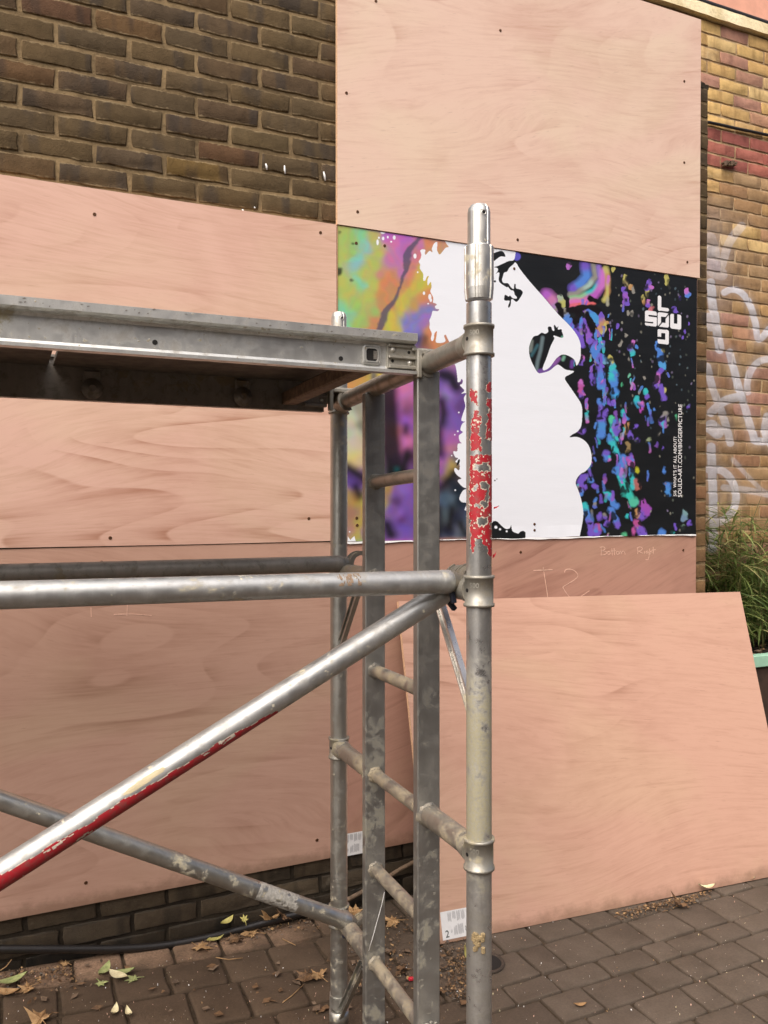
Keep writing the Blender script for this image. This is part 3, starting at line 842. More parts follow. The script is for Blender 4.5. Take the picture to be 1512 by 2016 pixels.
GU0, GU1, GZ0, GZ1, GY = 3.55, 4.35, 0.9, 3.35, 0.59

def graffiti_image():
    W, H = 300, 900
    X, Y = raster_grid(GU0, GU1, GZ0, GZ1, W, H, GY)
    a = np.zeros((H, W), np.float32)
    st = [([(1460, 445), (1435, 478), (1422, 520), (1412, 536), (1396, 530)], 9, 0.45), ([(1398, 470), (1405, 500), (1400, 530), (1420, 540)], 13, 0.5), ([(1399, 556), (1403, 600), (1411, 650), (1417, 688)], 9, 0.95), ([(1396, 628), (1401, 640)], 13, 0.8),
          ([(1425, 576), (1440, 570), (1458, 576), (1475, 598), (1487, 635), (1494, 668), (1514, 648)], 7, 0.9), ([(1436, 694), (1448, 740), (1458, 775), (1470, 815), (1482, 855), (1488, 868), (1520, 868)], 8, 0.85), ([(1392, 722), (1405, 770), (1420, 810), (1434, 855), (1438, 872)], 8, 0.7), ([(1400, 812), (1425, 790), (1455, 781)], 9, 0.8), ([(1400, 840), (1412, 850)], 14, 0.7),
          ([(1516, 706), (1494, 712), (1478, 730), (1471, 755), (1472, 772)], 7, 0.75), ([(1400, 880), (1402, 930), (1404, 990), (1404, 1050), (1402, 1080)], 9, 0.8), ([(1396, 925), (1420, 926), (1440, 945), (1449, 975), (1444, 1003), (1428, 1022), (1408, 1030)], 8, 0.75), ([(1443, 905), (1470, 935), (1500, 965), (1520, 975)], 5, 0.4), ([(1425, 960), (1470, 965), (1520, 975)], 7, 0.5), ([(1510, 820), (1506, 850), (1520, 880)], 8, 0.8)]
    for pl, r_, al in st:
        d = seg_dist(X, Y, smooth_pts(pl, False, 5))
        a = np.maximum(a, np.clip((r_ - d) / 2.4 + 0.4, 0, 1) * al)
        a = np.maximum(a, np.exp(-(d / (r_ * 1.7)) ** 2) * al * 0.28)
    a *= 0.75 + 0.4 * (vnoise(X, Y, 25, 3) - 0.3)
    a = np.maximum(a, 0.28 * np.exp(-(((X - 1400) / 40) ** 2 + ((Y - 520) / 90) ** 2)))
    rgb = np.zeros((H, W, 3), np.float32)
    rgb[:] = np.clip(a * 1.22, 0, 0.97)[..., None]
    return make_image('spray_mask', rgb)

IMG_PRINT = print_image()
IMG_SPRAY = graffiti_image()

def graffiti(t, col, brk):
    s = t.sep(t.pos())
    u = t.math('DIVIDE', t.math('SUBTRACT', s[0], GU0), GU1 - GU0)
    v = t.math('DIVIDE', t.math('SUBTRACT', s[2], GZ0), GZ1 - GZ0)
    k = t.n.new('ShaderNodeTexImage')
    k.image = IMG_SPRAY
    k.extension = 'CLIP'
    t.L(t.comb(u, v, 0), k.inputs[0])
    m = t.math('MULTIPLY', k.outputs['Color'], t.ramp(brk, 0.2, 0.6, 1.0, 0.75))
    return t.mix(m, col, srgb(214, 216, 224))

M['brick_soot'] = brick_mat('brick_sooty', [srgb(88, 73, 50), srgb(82, 69, 50), srgb(92, 77, 53), srgb(80, 68, 53), srgb(90, 72, 50), srgb(92, 78, 54), srgb(84, 68, 50)], soot=srgb(58, 52, 47), soot_amt=0.65)
M['brick_ochre'] = brick_mat('brick_sooty_ochre', [srgb(102, 82, 46), srgb(94, 72, 48), srgb(90, 66, 48)], soot=srgb(56, 46, 40), soot_amt=0.6)
M['brick_brown'] = brick_mat('brick_brown', [srgb(122, 96, 68), srgb(132, 104, 72), srgb(138, 104, 78), srgb(116, 92, 62), srgb(142, 112, 78)], soot=srgb(90, 72, 54), soot_amt=0.4)
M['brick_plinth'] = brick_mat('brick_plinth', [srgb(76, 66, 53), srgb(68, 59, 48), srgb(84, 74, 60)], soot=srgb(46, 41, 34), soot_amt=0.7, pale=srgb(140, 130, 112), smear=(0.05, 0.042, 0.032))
M['brick_soot_joined'] = brick_mat('brick_sooty_joined', [srgb(88, 73, 50), srgb(82, 69, 50), srgb(92, 77, 53), srgb(80, 68, 53), srgb(90, 72, 50), srgb(92, 78, 54), srgb(84, 68, 50)], soot=srgb(58, 52, 47), soot_amt=0.65, smear_amt=0.0)
M['brick_tan_joined'] = brick_mat('brick_tan_joined', [srgb(166, 136, 98), srgb(152, 122, 90), srgb(172, 144, 108), srgb(158, 120, 92), srgb(170, 138, 94)], soot=srgb(110, 86, 64), soot_amt=0.5, smear_amt=0.0)
M['brick_damp_shade'] = brick_mat('brick_damp_shade', [srgb(50, 43, 35), srgb(44, 39, 32), srgb(56, 48, 38)], soot=srgb(30, 27, 23), soot_amt=0.8, smear=(0.05, 0.042, 0.032))  # damp bricks, with shade at the wall foot put into the tone
M['brick_yellow'] = brick_mat('brick_stock_yellow', [srgb(204, 172, 114), srgb(192, 158, 104), srgb(212, 184, 130), srgb(186, 158, 116), srgb(198, 162, 106)], soot=srgb(140, 106, 68), soot_amt=0.5, graffiti=graffiti, pale=srgb(214, 194, 156), smear_amt=0.35, smear=(0.45, 0.34, 0.22))
M['brick_pink'] = brick_mat('brick_stock_pink', [srgb(172, 130, 112), srgb(166, 126, 106), srgb(178, 138, 112)], soot=srgb(120, 88, 78), soot_amt=0.4, graffiti=graffiti, smear_amt=0.35, smear=(0.45, 0.34, 0.22))
M['brick_red'] = brick_mat('brick_red_band', [srgb(158, 94, 84), srgb(150, 88, 80), srgb(168, 104, 90)], soot=srgb(112, 62, 58), soot_amt=0.5, smear_amt=0.35, smear=(0.45, 0.34, 0.22))
M['brick_tan'] = brick_mat('brick_stock_tan', [srgb(166, 136, 98), srgb(152, 122, 90), srgb(172, 144, 108), srgb(158, 120, 92), srgb(170, 138, 94)], soot=srgb(110, 86, 64), soot_amt=0.5, graffiti=graffiti, pale=srgb(176, 156, 130), smear_amt=0.35, smear=(0.45, 0.34, 0.22))
M['mortar_dark'] = mortar_mat('mortar_sandy', srgb(146, 125, 92), srgb(94, 79, 58))
M['mortar_plinth'] = mortar_mat('mortar_damp_shade', srgb(60, 53, 43), srgb(44, 38, 31))  # mortar darkened for damp and for shade under the boards
M['mortar_yellow'] = mortar_mat('mortar_pale', srgb(196, 170, 132), srgb(150, 124, 92), graffiti)
M['stone'] = mortar_mat('painted_stone', srgb(236, 222, 184), srgb(206, 188, 146))
M['pink_render'] = flat('pink_masonry_paint', srgb(226, 166, 140), 0.7, 0, 0.08, 12)
M['black_plastic'] = flat('black_plastic', srgb(34, 31, 29), 0.42, 0, 0.3, 160)
M['white_paint'] = flat('white_paint', (0.8, 0.8, 0.78), 0.5)
M['chalk'] = flat('pale_chalk', srgb(226, 186, 164), 0.9, 0, 0.1, 300)
M['screw'] = flat('brass_screw', srgb(96, 66, 44), 0.35, 0.6, 0.3, 400)
M['hole'] = flat('dark_recess', srgb(20, 18, 16), 0.8)
M['paper'] = flat('white_paper', (0.78, 0.78, 0.77), 0.6, 0, 0.03, 60)
M['ink'] = flat('grey_ink', srgb(140, 140, 142), 0.6)
M['ink_dark'] = flat('dark_ink', srgb(70, 76, 70), 0.6)
M['ink_red'] = flat('red_ink', srgb(205, 45, 60), 0.5)

def print_mat():
    t = NT('printed_vinyl')
    s = t.sep(t.pos())
    u = t.math('DIVIDE', t.math('SUBTRACT', s[0], PU0), PU1 - PU0)
    v = t.math('DIVIDE', t.math('SUBTRACT', s[2], PZ0), PZ1 - PZ0)
    k = t.n.new('ShaderNodeTexImage')
    k.image = IMG_PRINT
    k.extension = 'EXTEND'
    t.L(t.comb(u, v, 0), k.inputs[0])
    wv = t.noise(t.mapping(t.pos(), (1.5, 1, 6)), 3, 3, 0.5)
    fb = t.noise(t.mapping(t.pos(), (6, 1, 200)), 1.5, 3, 0.6)
    return t.set(k.outputs['Color'], t.ramp(wv, 0.3, 0.7, 0.34, 0.46), 0, t.bump(t.math('ADD', wv, t.math('MULTIPLY', fb, 0.25)), 0.22, 0.005), 0.35)
M['print'] = print_mat()

def metal_mat(name, c, rough, stain=0.3, stain_col=srgb(196, 188, 160), zlo=None, zhi=None, band=None, soft=0.05, dark=0.4, metal=0.9, dirt=srgb(112, 100, 80), dirt_amt=0.2, sscale=1.0):
    """weathered aluminium: dull oxide, scratches, cement and paint splashes"""
    t = NT(name)
    p = t.pos()
    big = t.noise(p, 5 * sscale, 4, 0.6, 0.4)
    mid = t.noise(p, 28 * sscale, 5, 0.65, 0.3)
    fin = t.noise(p, 190, 4, 0.7)
    lng = t.noise(t.mapping(p, (60, 60, 4)), 1.0, 3, 0.6)
    col = t.mix(t.ramp(big, 0.35, 0.65, 0, dark), c, tuple(x * 0.55 for x in c))
    col = t.mix(t.ramp(lng, 0.4, 0.7, 0, 0.25), col, tuple(min(1, x * 1.25) for x in c))
    dm = t.math('MULTIPLY', t.ramp(mid, 0.48, 0.68), dirt_amt)
    dm = t.math('ADD', dm, t.math('MULTIPLY', t.ramp(fin, 0.62, 0.72), dirt_amt * 0.9), clamp=True)
    th = t.math('ADD', t.math('MULTIPLY', big, 0.55), t.math('MULTIPLY', mid, 0.45))
    lo = 0.62 - 0.22 * stain
    sm = t.ramp(th, lo - soft * .5, lo + soft)
    spk = t.ramp(t.noise(p, 75, 2, 0.5), 0.70 - 0.06 * stain, 0.73 - 0.06 * stain)
    sm = t.math('MAXIMUM', sm, t.math('MULTIPLY', spk, 0.8))
    if zlo is not None:
        s = t.sep(p)
        sm = t.math('MULTIPLY', sm, t.ramp(s[2], zlo, zhi, 1.0, 0.06))
    if band is not None:
        s = t.sep(p)
        wz = t.math('ADD', s[2], t.math('MULTIPLY', t.math('SUBTRACT', mid, .5), .22))
        sm = t.math('MULTIPLY', sm, t.math('MULTIPLY', t.ramp(wz, band[0], band[1], .22, 1), t.ramp(wz, band[2], band[3], 1, .12)))
    sm = t.math('MULTIPLY', sm, t.ramp(fin, 0.3, 0.6, 0.55, 0.95))
    col = t.mix(dm, col, dirt)
    col = t.mix(sm, col, stain_col)
    inv = t.math('SUBTRACT', 1.0, t.math('MAXIMUM', sm, t.math('MULTIPLY', dm, 0.8)))
    rg = t.math('ADD', t.ramp(mid, 0.3, 0.7, rough - 0.06, rough + 0.12), t.math('MULTIPLY', sm, 0.35))
    hb = t.math('ADD', t.math('MULTIPLY', fin, 0.15), t.math('MULTIPLY', sm, 0.8))
    return t.set(col, rg, t.math('MULTIPLY', inv, metal), t.bump(hb, 0.25, 0.0012))

AL = (0.47, 0.47, 0.455)
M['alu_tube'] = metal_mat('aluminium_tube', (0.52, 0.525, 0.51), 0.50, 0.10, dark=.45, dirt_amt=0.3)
M['alu_front'] = metal_mat('aluminium_splashed', (0.58, 0.585, 0.575), 0.27, 0.85, srgb(160, 154, 126), band=(0.82, 0.92, 1.22, 1.32), soft=.06, dark=0.7, dirt_amt=0.35)
M['alu_back'] = metal_mat('aluminium_dull', (0.50, 0.50, 0.46), 0.38, 0.12, dirt_amt=0.25)
M['alu_rung'] = metal_mat('aluminium_cement', (0.33, 0.31, 0.27), 0.42, 0.62, srgb(170, 158, 132), 1.15, 1.75, soft=.12, dirt_amt=0.5, metal=0.75, dirt=srgb(118, 103, 82))
M['alu_rail'] = metal_mat('aluminium_rail', (0.35, 0.35, 0.33), 0.42, 0.30, srgb(142, 138, 122), 0.6, 1.5, dirt_amt=0.25, metal=0.8)
M['alu_beam'] = metal_mat('aluminium_beam', (0.56, 0.56, 0.53), 0.42, 0.2, srgb(150, 140, 112), dark=0.15, dirt_amt=0.4, metal=0.78)
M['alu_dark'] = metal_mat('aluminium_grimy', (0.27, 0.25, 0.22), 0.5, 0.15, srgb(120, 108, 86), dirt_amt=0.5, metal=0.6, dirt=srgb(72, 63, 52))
M['casting'] = metal_mat('cast_alloy', (0.38, 0.365, 0.315), 0.48, 0.40, srgb(164, 156, 130), 0.9, 1.6, dirt_amt=0.5, metal=0.65)
M['jaw'] = metal_mat('cast_jaw', (0.27, 0.25, 0.21), 0.45, 0.15, srgb(150, 140, 116), dirt_amt=0.5, metal=0.65)
M['spigot'] = metal_mat('bright_spigot', (0.64, 0.63, 0.58), 0.42, 0.2, dirt_amt=0.16, metal=0.85)
M['strut'] = metal_mat('bright_strut', (0.72, 0.71, 0.68), 0.3, 0.25, dirt_amt=0.25, metal=0.85)
M['deck_ply'] = flat('deck_plywood', srgb(84, 78, 70), 0.8, 0, 0.3, 30)
M['timber'] = flat('weathered_timber', srgb(104, 86, 68), 0.8, 0, 0.35, 60)
M['red_tape'] = (lambda t: t.set(t.mix(t.ramp(t.noise(t.pos(), 70, 5, 0.75), 0.44, 0.66, 0, 0.85), srgb(168, 36, 46), srgb(136, 74, 70)), t.ramp(t.noise(t.pos(), 40, 2), 0.3, 0.7, 0.3, 0.55), 0))(NT('red_tape'))
M['tape_edge'] = flat('tape_adhesive', srgb(206, 196, 178), 0.7, 0, 0.2, 120)
M['tape_brown'] = flat('brown_tape_residue', srgb(132, 112, 92), 0.8, 0, 0.3, 200)
M['sticker_worn'] = flat('worn_sticker', srgb(168, 166, 158), 0.6, 0, 0.3, 120)
M['cream_paint'] = flat('cream_paint', srgb(186, 174, 140), .6, 0, .1, 60)
M['trigger'] = flat('dark_trigger', srgb(34, 38, 52), 0.4)
M['rubber'] = flat('black_rubber', srgb(30, 30, 30), 0.7)

# ================================================================== SETTING
# ---- ground
gm = NT('bare_earth')
gp = gm.pos()
ga = gm.noise(gp, 18, 5, 0.7)
gmat = gm.set(gm.mix(gm.ramp(ga, 0.3, 0.7), srgb(56, 47, 37), srgb(80, 68, 54)), 0.95, 0, gm.bump(ga, 0.6, 0.006), 0.2)
SLOPE = 0.05 / 0.95
def gh(u):                                             # the paving rises a little to the left
    return SLOPE * max(-0.4, min(0.95 - u, 2.0)) if u < 0.95 else 0.0
g = MB()
xs = [-40, -1.05, 0.95, 40]
vz = [gh(-1.05), gh(-1.05), 0, 0]
v = []
for x, z in zip(xs, vz):
    v += [(x, -40, z - 0.011), (x, 40, z - 0.011)]
g.add(v, [(0, 2, 3, 1), (2, 4, 5, 3), (4, 6, 7, 5)])
tag(g.build('ground', gmat), 'dark bare earth under and between the paving blocks', None, None, 'structure')

# ---- paving blocks
def paver_mat():
    t = NT('paving_block')
    p = t.pos(); r = t.rnd()
    a = t.noise(p, 9, 4, 0.6); b = t.noise(p, 130, 4, 0.75); c = t.noise(p, 420, 2, 0.6)
    s = t.sep(p)
    warm = t.ramp(s[0], 0.9, 1.7)                       # browner blocks on the left, greyer on the right
    base = t.mix(warm, srgb(84, 70, 56), srgb(90, 80, 70))
    base = t.mix(t.ramp(r, 0, 1, 0, 0.5), base, t.mix(1.0, base, (0.72, 0.70, 0.68), 'MULTIPLY'))
    base = t.mix(t.ramp(a, 0.35, 0.7, 0, 0.5), base, t.mix(1.0, base, (0.66, 0.64, 0.6), 'MULTIPLY'))
    base = t.mix(t.ramp(b, 0.35, 0.7, 0, 0.6), base, t.mix(1.0, base, (1.45, 1.42, 1.38), 'MULTIPLY'))
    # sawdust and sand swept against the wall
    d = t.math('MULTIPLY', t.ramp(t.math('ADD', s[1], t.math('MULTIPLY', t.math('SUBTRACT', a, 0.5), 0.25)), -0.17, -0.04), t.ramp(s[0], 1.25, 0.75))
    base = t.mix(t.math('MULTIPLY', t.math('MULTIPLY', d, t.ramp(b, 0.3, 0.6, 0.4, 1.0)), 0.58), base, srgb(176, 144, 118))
    stn = t.ramp(t.noise(p, 2.6, 5, 0.65, 0.5), 0.48, 0.70, 0, 0.6)
    base = t.mix(stn, base, t.mix(1.0, base, (0.70, 0.68, 0.65), 'MULTIPLY'))
    pale = t.ramp(t.noise(p, 5.5, 6, 0.75), 0.58, 0.74, 0, 0.45)
    base = t.mix(pale, base, t.mix(1.0, base, (1.5, 1.48, 1.45), 'MULTIPLY'))
    chip = t.ramp(t.voro(p, 62), 0.10, 0.06)
    chip2 = t.math('MULTIPLY', chip, t.ramp(t.noise(p, 31, 1), 0.52, 0.6))
    base = t.mix(chip2, base, srgb(196, 186, 170))
    h = t.math('ADD', b, t.math('MULTIPLY', c, 0.5))
    return t.set(base, 0.88, 0, t.bump(h, 0.5, 0.003), 0.3)
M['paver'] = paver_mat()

def paver_mesh(seed, L, Wd, rnd):
    r = random.Random(seed)
    out = []
    n = 5
    hx, hy = L / 2, Wd / 2
    cr = 0.012 if rnd else 0.006
    for (cx, cy, a0) in ((hx - cr, hy - cr, 0), (-hx + cr, hy - cr, 90), (-hx + cr, -hy + cr, 180), (hx - cr, -hy + cr, 270)):
        for k in (0, 45, 90):
            a = R(a0 + k)
            out.append((cx + cr * math.cos(a) + r.uniform(-.002, .002), cy + cr * math.sin(a) + r.uniform(-.002, .002)))
        # midpoint along the following edge
        nx_, ny_ = {0: (0, hy), 90: (-hx, 0), 180: (0, -hy), 270: (hx, 0)}[a0]
        out.append((nx_ + r.uniform(-.003, .003), ny_ + r.uniform(-.003, .003)))
    N = len(out)
    v, f = [], []
    b1 = 0.007 if rnd else 0.004
    for (z, ins) in ((-0.05, 0.0), (-b1, 0.0), (-b1 * 0.3, b1 * 0.45), (0.0, b1 * 1.3)):
        for (x, y) in out:
            q = 1 - ins / math.hypot(x, y)
            v.append((x * q, y * q, z + (r.uniform(-.0008, .0008) if z > -0.01 else 0)))
    for j in range(3):
        for k in range(N):
            a, b = j * N + k, j * N + (k + 1) % N
            f.append((a, b, b + N, a + N))
    f.append(tuple(3 * N + k for k in range(N)))
    m = MB()
    m.add(v, f, True)
    return m

paving = thing('paving', (1.5, -0.8, 0), 'dark brown concrete block paving laid in rows along the wall', None, None, 'structure')
rows = [0.012, -0.135, -0.307, -0.515, -0.678, -0.785, -0.922, -1.066]
while rows[-1] > -5.5:
    rows.append(rows[-1] - random.choice((0.146, 0.146, 0.17, 0.12)))
pr = random.Random(3)
pm_cache = {}
cand = []
for i in range(len(rows) - 1):
    y1, y0 = rows[i], rows[i + 1]
    wd = y1 - y0 - 0.008
    x = -4.2 + pr.uniform(0, 0.15)
    while x < 7.5:
        L = pr.choice((0.165, 0.18, 0.2, 0.2, 0.21, 0.11, 0.175)) if i > 2 else pr.choice((0.17, 0.18, 0.19, 0.165))
        cand.append((i, x + L / 2, (y0 + y1) / 2, round(L - 0.010, 4), round(wd - .002, 4)))
        x += L
stuff = MB()
cand.sort(key=lambda c: (0 if (-0.35 < c[1] < 3.9 and c[2] > -1.5) else 1, math.hypot(c[1], c[2] + 2.98)))
n_p = 0
for (i, x, y, L, wd) in cand:
    tilt = (R(pr.uniform(-.7, .7)), R(pr.uniform(-.7, .7)) + (SLOPE if -1.05 < x < 0.95 else 0), R(pr.uniform(-1.0, 1.0)))
    z = gh(x) + pr.uniform(-0.002, 0.002)
    if y > -0.14 and (x < 0.12) and False:
        continue
    k = pr.randrange(3)
    key = (i, L, wd, k)
    if n_p < 298 and -0.5 < x < 4.2 and y > -1.75:
        if key not in pm_cache:
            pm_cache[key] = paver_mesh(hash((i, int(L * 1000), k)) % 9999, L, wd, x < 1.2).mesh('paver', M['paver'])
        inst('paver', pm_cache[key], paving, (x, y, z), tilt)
        n_p += 1
    else:
        m = paver_mesh(n_p + k, L, wd, False)
        mt = Matrix.Translation((x, y, z)) @ Matrix.Rotation(tilt[2], 4, 'Z') @ Matrix.Rotation(tilt[1], 4, 'Y')
        stuff.add([mt @ Vector(p) for p in m.v], m.f, True)
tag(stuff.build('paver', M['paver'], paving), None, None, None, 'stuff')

# ---- brick walls
def brick_mesh(L, H, D, seed, jit=0.003):
    """front face towards -Y, chamfered and slightly uneven"""
    r = random.Random(seed)
    J = lambda s=1: r.uniform(-jit, jit) * s
    hx, hz = L / 2, H / 2
    xs_ = [-hx, -hx * .62, -hx * .2, hx * .25, hx * .6, hx]
    ring = [(x + J(), -hz + J(.8)) for x in xs_] + [(hx + J(), J(.5))] + [(x + J(), hz + J(.8)) for x in xs_[::-1]] + [(-hx + J(), J(.5))]
    v, f = [], []
    N = len(ring)
    for (y, ins) in ((D, 0.0), (0.0035, 0.0), (0.0010, 0.0016), (0.0, 0.0040)):
        for (x, z) in ring:
            sx = (abs(x) - ins) * (1 if x > 0 else -1) if abs(x) > ins else x
            sz = (abs(z) - ins) * (1 if z > 0 else -1) if abs(z) > ins else z
            v.append((sx, y + (J(.35) if y < 0.004 else 0), sz))
    for j in range(3):
        for k in range(N):
            a, b = j * N + k, j * N + (k + 1) % N
            f.append((a, b, b + N, a + N))
    f.append(tuple(3 * N + k for k in range(N)))
    m = MB()
    m.add(v, f, False)
    m.s = [True] * len(m.f)
    return m

BC = {}
def brick_me(L, H, D, k, mat):
    key = (round(L, 3), round(H, 3), k, mat)
    if key not in BC:
        BC[key] = brick_mesh(L, H, D, hash((round(L * 1000), k)) % 9999).mesh('brick', M[mat])
    return BC[key]

BY = 0.024                                             # brick face just behind the boards
DT = 3.592                                             # top of the dark wall
wall = thing('brick_wall', (1.2, BY + 0.2, 0), 'dark sooty brick wall behind the plywood boards, with sandy mortar joints', 'wall')
mb = MB()
mb.box((-4.0, BY + 0.0042, 0.255), (3.096, 0.555, DT - 0.006))
mb.build('mortar', M['mortar_dark'], wall)
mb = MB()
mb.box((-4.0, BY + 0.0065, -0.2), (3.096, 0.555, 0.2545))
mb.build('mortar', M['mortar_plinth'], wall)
br = random.Random(11)
nb = 0
wst = MB()
def in_view_dark(u0, u1, z):
    if z < 0.30: return -0.45 < u0 and u1 < 3.15
    if z > 2.6: return (u1 > -0.3 and u0 < 1.19) or u1 > 2.995
    return u1 > 2.995
k = 0
z = DT
while z > -0.12:
    zc = z - 0.03825
    u = 3.1005
    first = True
    while u > -3.9:
        L = 0.2345
        if first and k % 2:
            L = 0.120
        first = False
        u0 = max(u - L, -3.95)
        l_ = L - 0.0125 + br.uniform(-.003, .003)
        h_ = 0.0630 + br.choice((-.002, 0, .0015))
        cx = (u + u0) / 2 + br.uniform(-.002, .002)
        if zc < 0.09: mat = 'brick_damp_shade'
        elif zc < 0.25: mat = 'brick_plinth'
        elif u > 2.95 and zc < 2.32 + br.uniform(-.15, .1): mat = 'brick_brown'
        elif br.random() < 0.06: mat = 'brick_ochre'
        else: mat = 'brick_soot'
        dy = br.uniform(-.003, .0012)
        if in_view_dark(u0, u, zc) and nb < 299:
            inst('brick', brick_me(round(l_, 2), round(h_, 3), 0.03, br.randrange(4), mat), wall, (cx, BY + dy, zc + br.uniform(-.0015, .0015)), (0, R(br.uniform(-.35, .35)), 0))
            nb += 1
        elif u < 0 and zc > -0.1:
            wst.box((cx - l_ / 2, BY + dy, zc - h_ / 2), (cx + l_ / 2, BY + 0.03, zc + h_ / 2))
        u = u0
    z -= 0.0765
    k += 1
tag(wst.build('brick', M['brick_soot_joined'], wall), None, None, None, 'stuff')
# ragged capping at the cut-off top of the dark bricks
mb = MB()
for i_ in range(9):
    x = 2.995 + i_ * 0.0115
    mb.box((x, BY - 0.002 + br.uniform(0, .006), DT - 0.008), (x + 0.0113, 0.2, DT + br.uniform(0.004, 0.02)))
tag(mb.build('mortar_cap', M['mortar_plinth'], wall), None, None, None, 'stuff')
# flecks of white paint on the bricks beside the top board
for pts in ([(523, 322), (525, 328), (525.5, 334)], [(560, 326), (560.5, 334), (561.5, 342)], [(637, 338), (639, 346), (640.5, 356)], [(477, 412), (480, 417)], [(500, 408), (503, 410)]):
    P3 = [on_wall(x, y, BY - 0.004) for x, y in pts]
    m = MB()
    m.path(P3, lambda q: 0.0026 + 0.0016 * math.sin(q * 3), 6)
    m.build('paint_fleck', M['white_paint'], wall)

# ---- yellow stock-brick wall set back on the right
YY = 0.59
ywall = thing('brick_wall', (4.4, YY + 0.2, 0), 'yellow stock brick wall with red bands and faded white spray paint, right of the boards', 'wall')
ST_Z = on_wall(1450, 57, YY).z                          # underside of the stone band
mb = MB()
mb.box((2.6, YY + 0.004, -0.2), (9.0, YY + 0.3, ST_Z))
mb.build('mortar', M['mortar_yellow'], ywall)
yz = lambda y: on_wall(1400, y, YY).z
red_hi, red_lo = yz(252), yz(326)
yst = MB()
z = ST_Z - 0.004
k = 0
ny = 0
while z > 0.0:
    zc = z - 0.0375
    u = 3.1 + (0.1125 if k % 2 else 0) + br.uniform(-.01, .01)
    while u < 8.8:
        L = 0.225
        l_ = L - 0.009 + br.uniform(-.003, .002)
        h_ = 0.066 + br.choice((-.001, 0, .001))
        c = u + L / 2
        q = br.random()
        if red_lo < zc < red_hi: mat = 'brick_red'
        elif zc > red_hi: mat = 'brick_yellow' if q > 0.17 else 'brick_pink'
        elif zc > yz(470): mat = 'brick_yellow' if q > 0.6 else 'brick_tan'
        else: mat = 'brick_tan' if q > 0.12 else 'brick_pink'
        dy = br.uniform(-.003, .001)
        if 3.5 < c < 4.75 and zc > 0.75 and ny < 299:
            inst('brick', brick_me(round(l_, 2), round(h_, 3), 0.03, br.randrange(4), mat), ywall, (c, YY + dy, zc), (0, R(br.uniform(-.3, .3)), 0))
            ny += 1
        else:
            yst.box((c - l_ / 2, YY + dy, zc - h_ / 2), (c + l_ / 2, YY + 0.03, zc + h_ / 2))
        u += L
    z -= 0.075
    k += 1
tag(yst.build('brick', M['brick_tan_joined'], ywall), None, None, None, 'stuff')
mb = MB()
sz1 = on_wall(1440, 4, YY - 0.1).z
n = 80
prof = []
vv, ff = [], []
for i_ in range(n + 1):
    x = 2.6 + 6.4 * i_ / n
    e = br.uniform(-.006, .006)
    for (y, zz_) in ((YY + 0.2, ST_Z), (YY - 0.034 + e * .5, ST_Z + e), (YY - 0.028 + e * .5, ST_Z + 0.05 + e), (YY - 0.02, ST_Z + 0.085 + e * .5), (YY - 0.008, sz1), (YY + 0.2, sz1)):
        vv.append((x, y, zz_))
for i_ in range(n):
    for q in range(6):
        a, b = i_ * 6 + q, i_ * 6 + (q + 1) % 6
        ff.append((a, b, b + 6, a + 6))
mb.add(vv, ff, False)
mb.build('stone_band', M['stone'], ywall)
mb = MB()
mb.box((2.6, YY + 0.01, sz1 + 0.03), (9.0, YY + 0.3, sz1 + 1.6))
mb.build('painted_wall', M['pink_render'], ywall)
mb = MB()
mb.path([(2.6 + 0.4 * i_, YY - 0.006, sz1 + 0.016) for i_ in range(17)], 0.02, 10)
mb.build('pipe', M['black_plastic'], ywall)
mb = MB()                                               # curled scrap stuck in a joint under the red band
for i_ in range(14):
    a = on_wall(1424 + i_ * 1.8, 322 + 3 * math.sin(i_ * 1.7), YY - 0.02)
    mb.box((a.x - .007, a.y - .01, a.z - .006 * abs(math.sin(i_))), (a.x + .008, a.y + .012, a.z + .007))
tag(mb.build('mortar_lump', M['timber'], ywall), None, None, None, 'stuff')
cab = MB()
cab.path([on_wall(x, y, YY - 0.016) for x, y in ((1340, 236), (1370, 239), (1396, 241), (1420, 246), (1450, 253), (1480, 259), (1512, 266), (1560, 277), (1700, 312), (1900, 361))], 0.0085, 10)
tag(cab.build('cable', M['black_plastic'], None, on_wall(1396, 241, YY - 0.016)), 'black cable strung along the yellow brick wall just above the red band', 'cable')

# ---- unseen building added behind the camera: darkens metal reflections, blocks low sky
ob_ = thing('unseen_building', (2.0, -9.4, 0), 'unseen brown brick building, added behind the camera as a dark reflection for the metal', 'building')
mb = MB()
mb.box((-4.5, -10.4, -.2), (14, -9.4, 6.2))
mb.build('wall', flat('unseen_building_brick', srgb(96, 80, 66), .9, 0, .25, 3), ob_)
mb = MB()
mb.box((-4.6, -10.5, 6.2), (14.1, -9.3, 6.4))
mb.build('parapet', M['stone'], ob_)
for x in (-2.6, .4, 3.4, 6.4, 9.4):
    for z in (.9, 3.7):
        mb = MB()
        for q in (((0, -.02, 0), (1.1, .03, .07)), ((0, -.02, 1.43), (1.1, .03, 1.5)), ((0, -.02, .07), (.07, .03, 1.43)), ((1.03, -.02, .07), (1.1, .03, 1.43)), ((.5, -.015, .07), (.55, .025, 1.43))):
            mb.box(Vector(q[0]) + Vector((x, -9.4, z)), Vector(q[1]) + Vector((x, -9.4, z)))
        wf = mb.build('window', M['white_paint'], ob_)
        mb = MB()
        mb.box((x + .07, -9.395, z + .07), (x + 1.03, -9.388, z + 1.43))
        mb.build('pane', M['hole'], wf)

# ================================================================== BOARDS
def screw_me():
    m = MB()
    m.lathe((0, 0, 0), (0, -1, 0), [(0, 0.0062), (0.0012, 0.006), (0.0022, 0.004), (0.0010, 0.0022)], 12)
    return m.mesh('screw', M['screw'])
SCREW = screw_me()

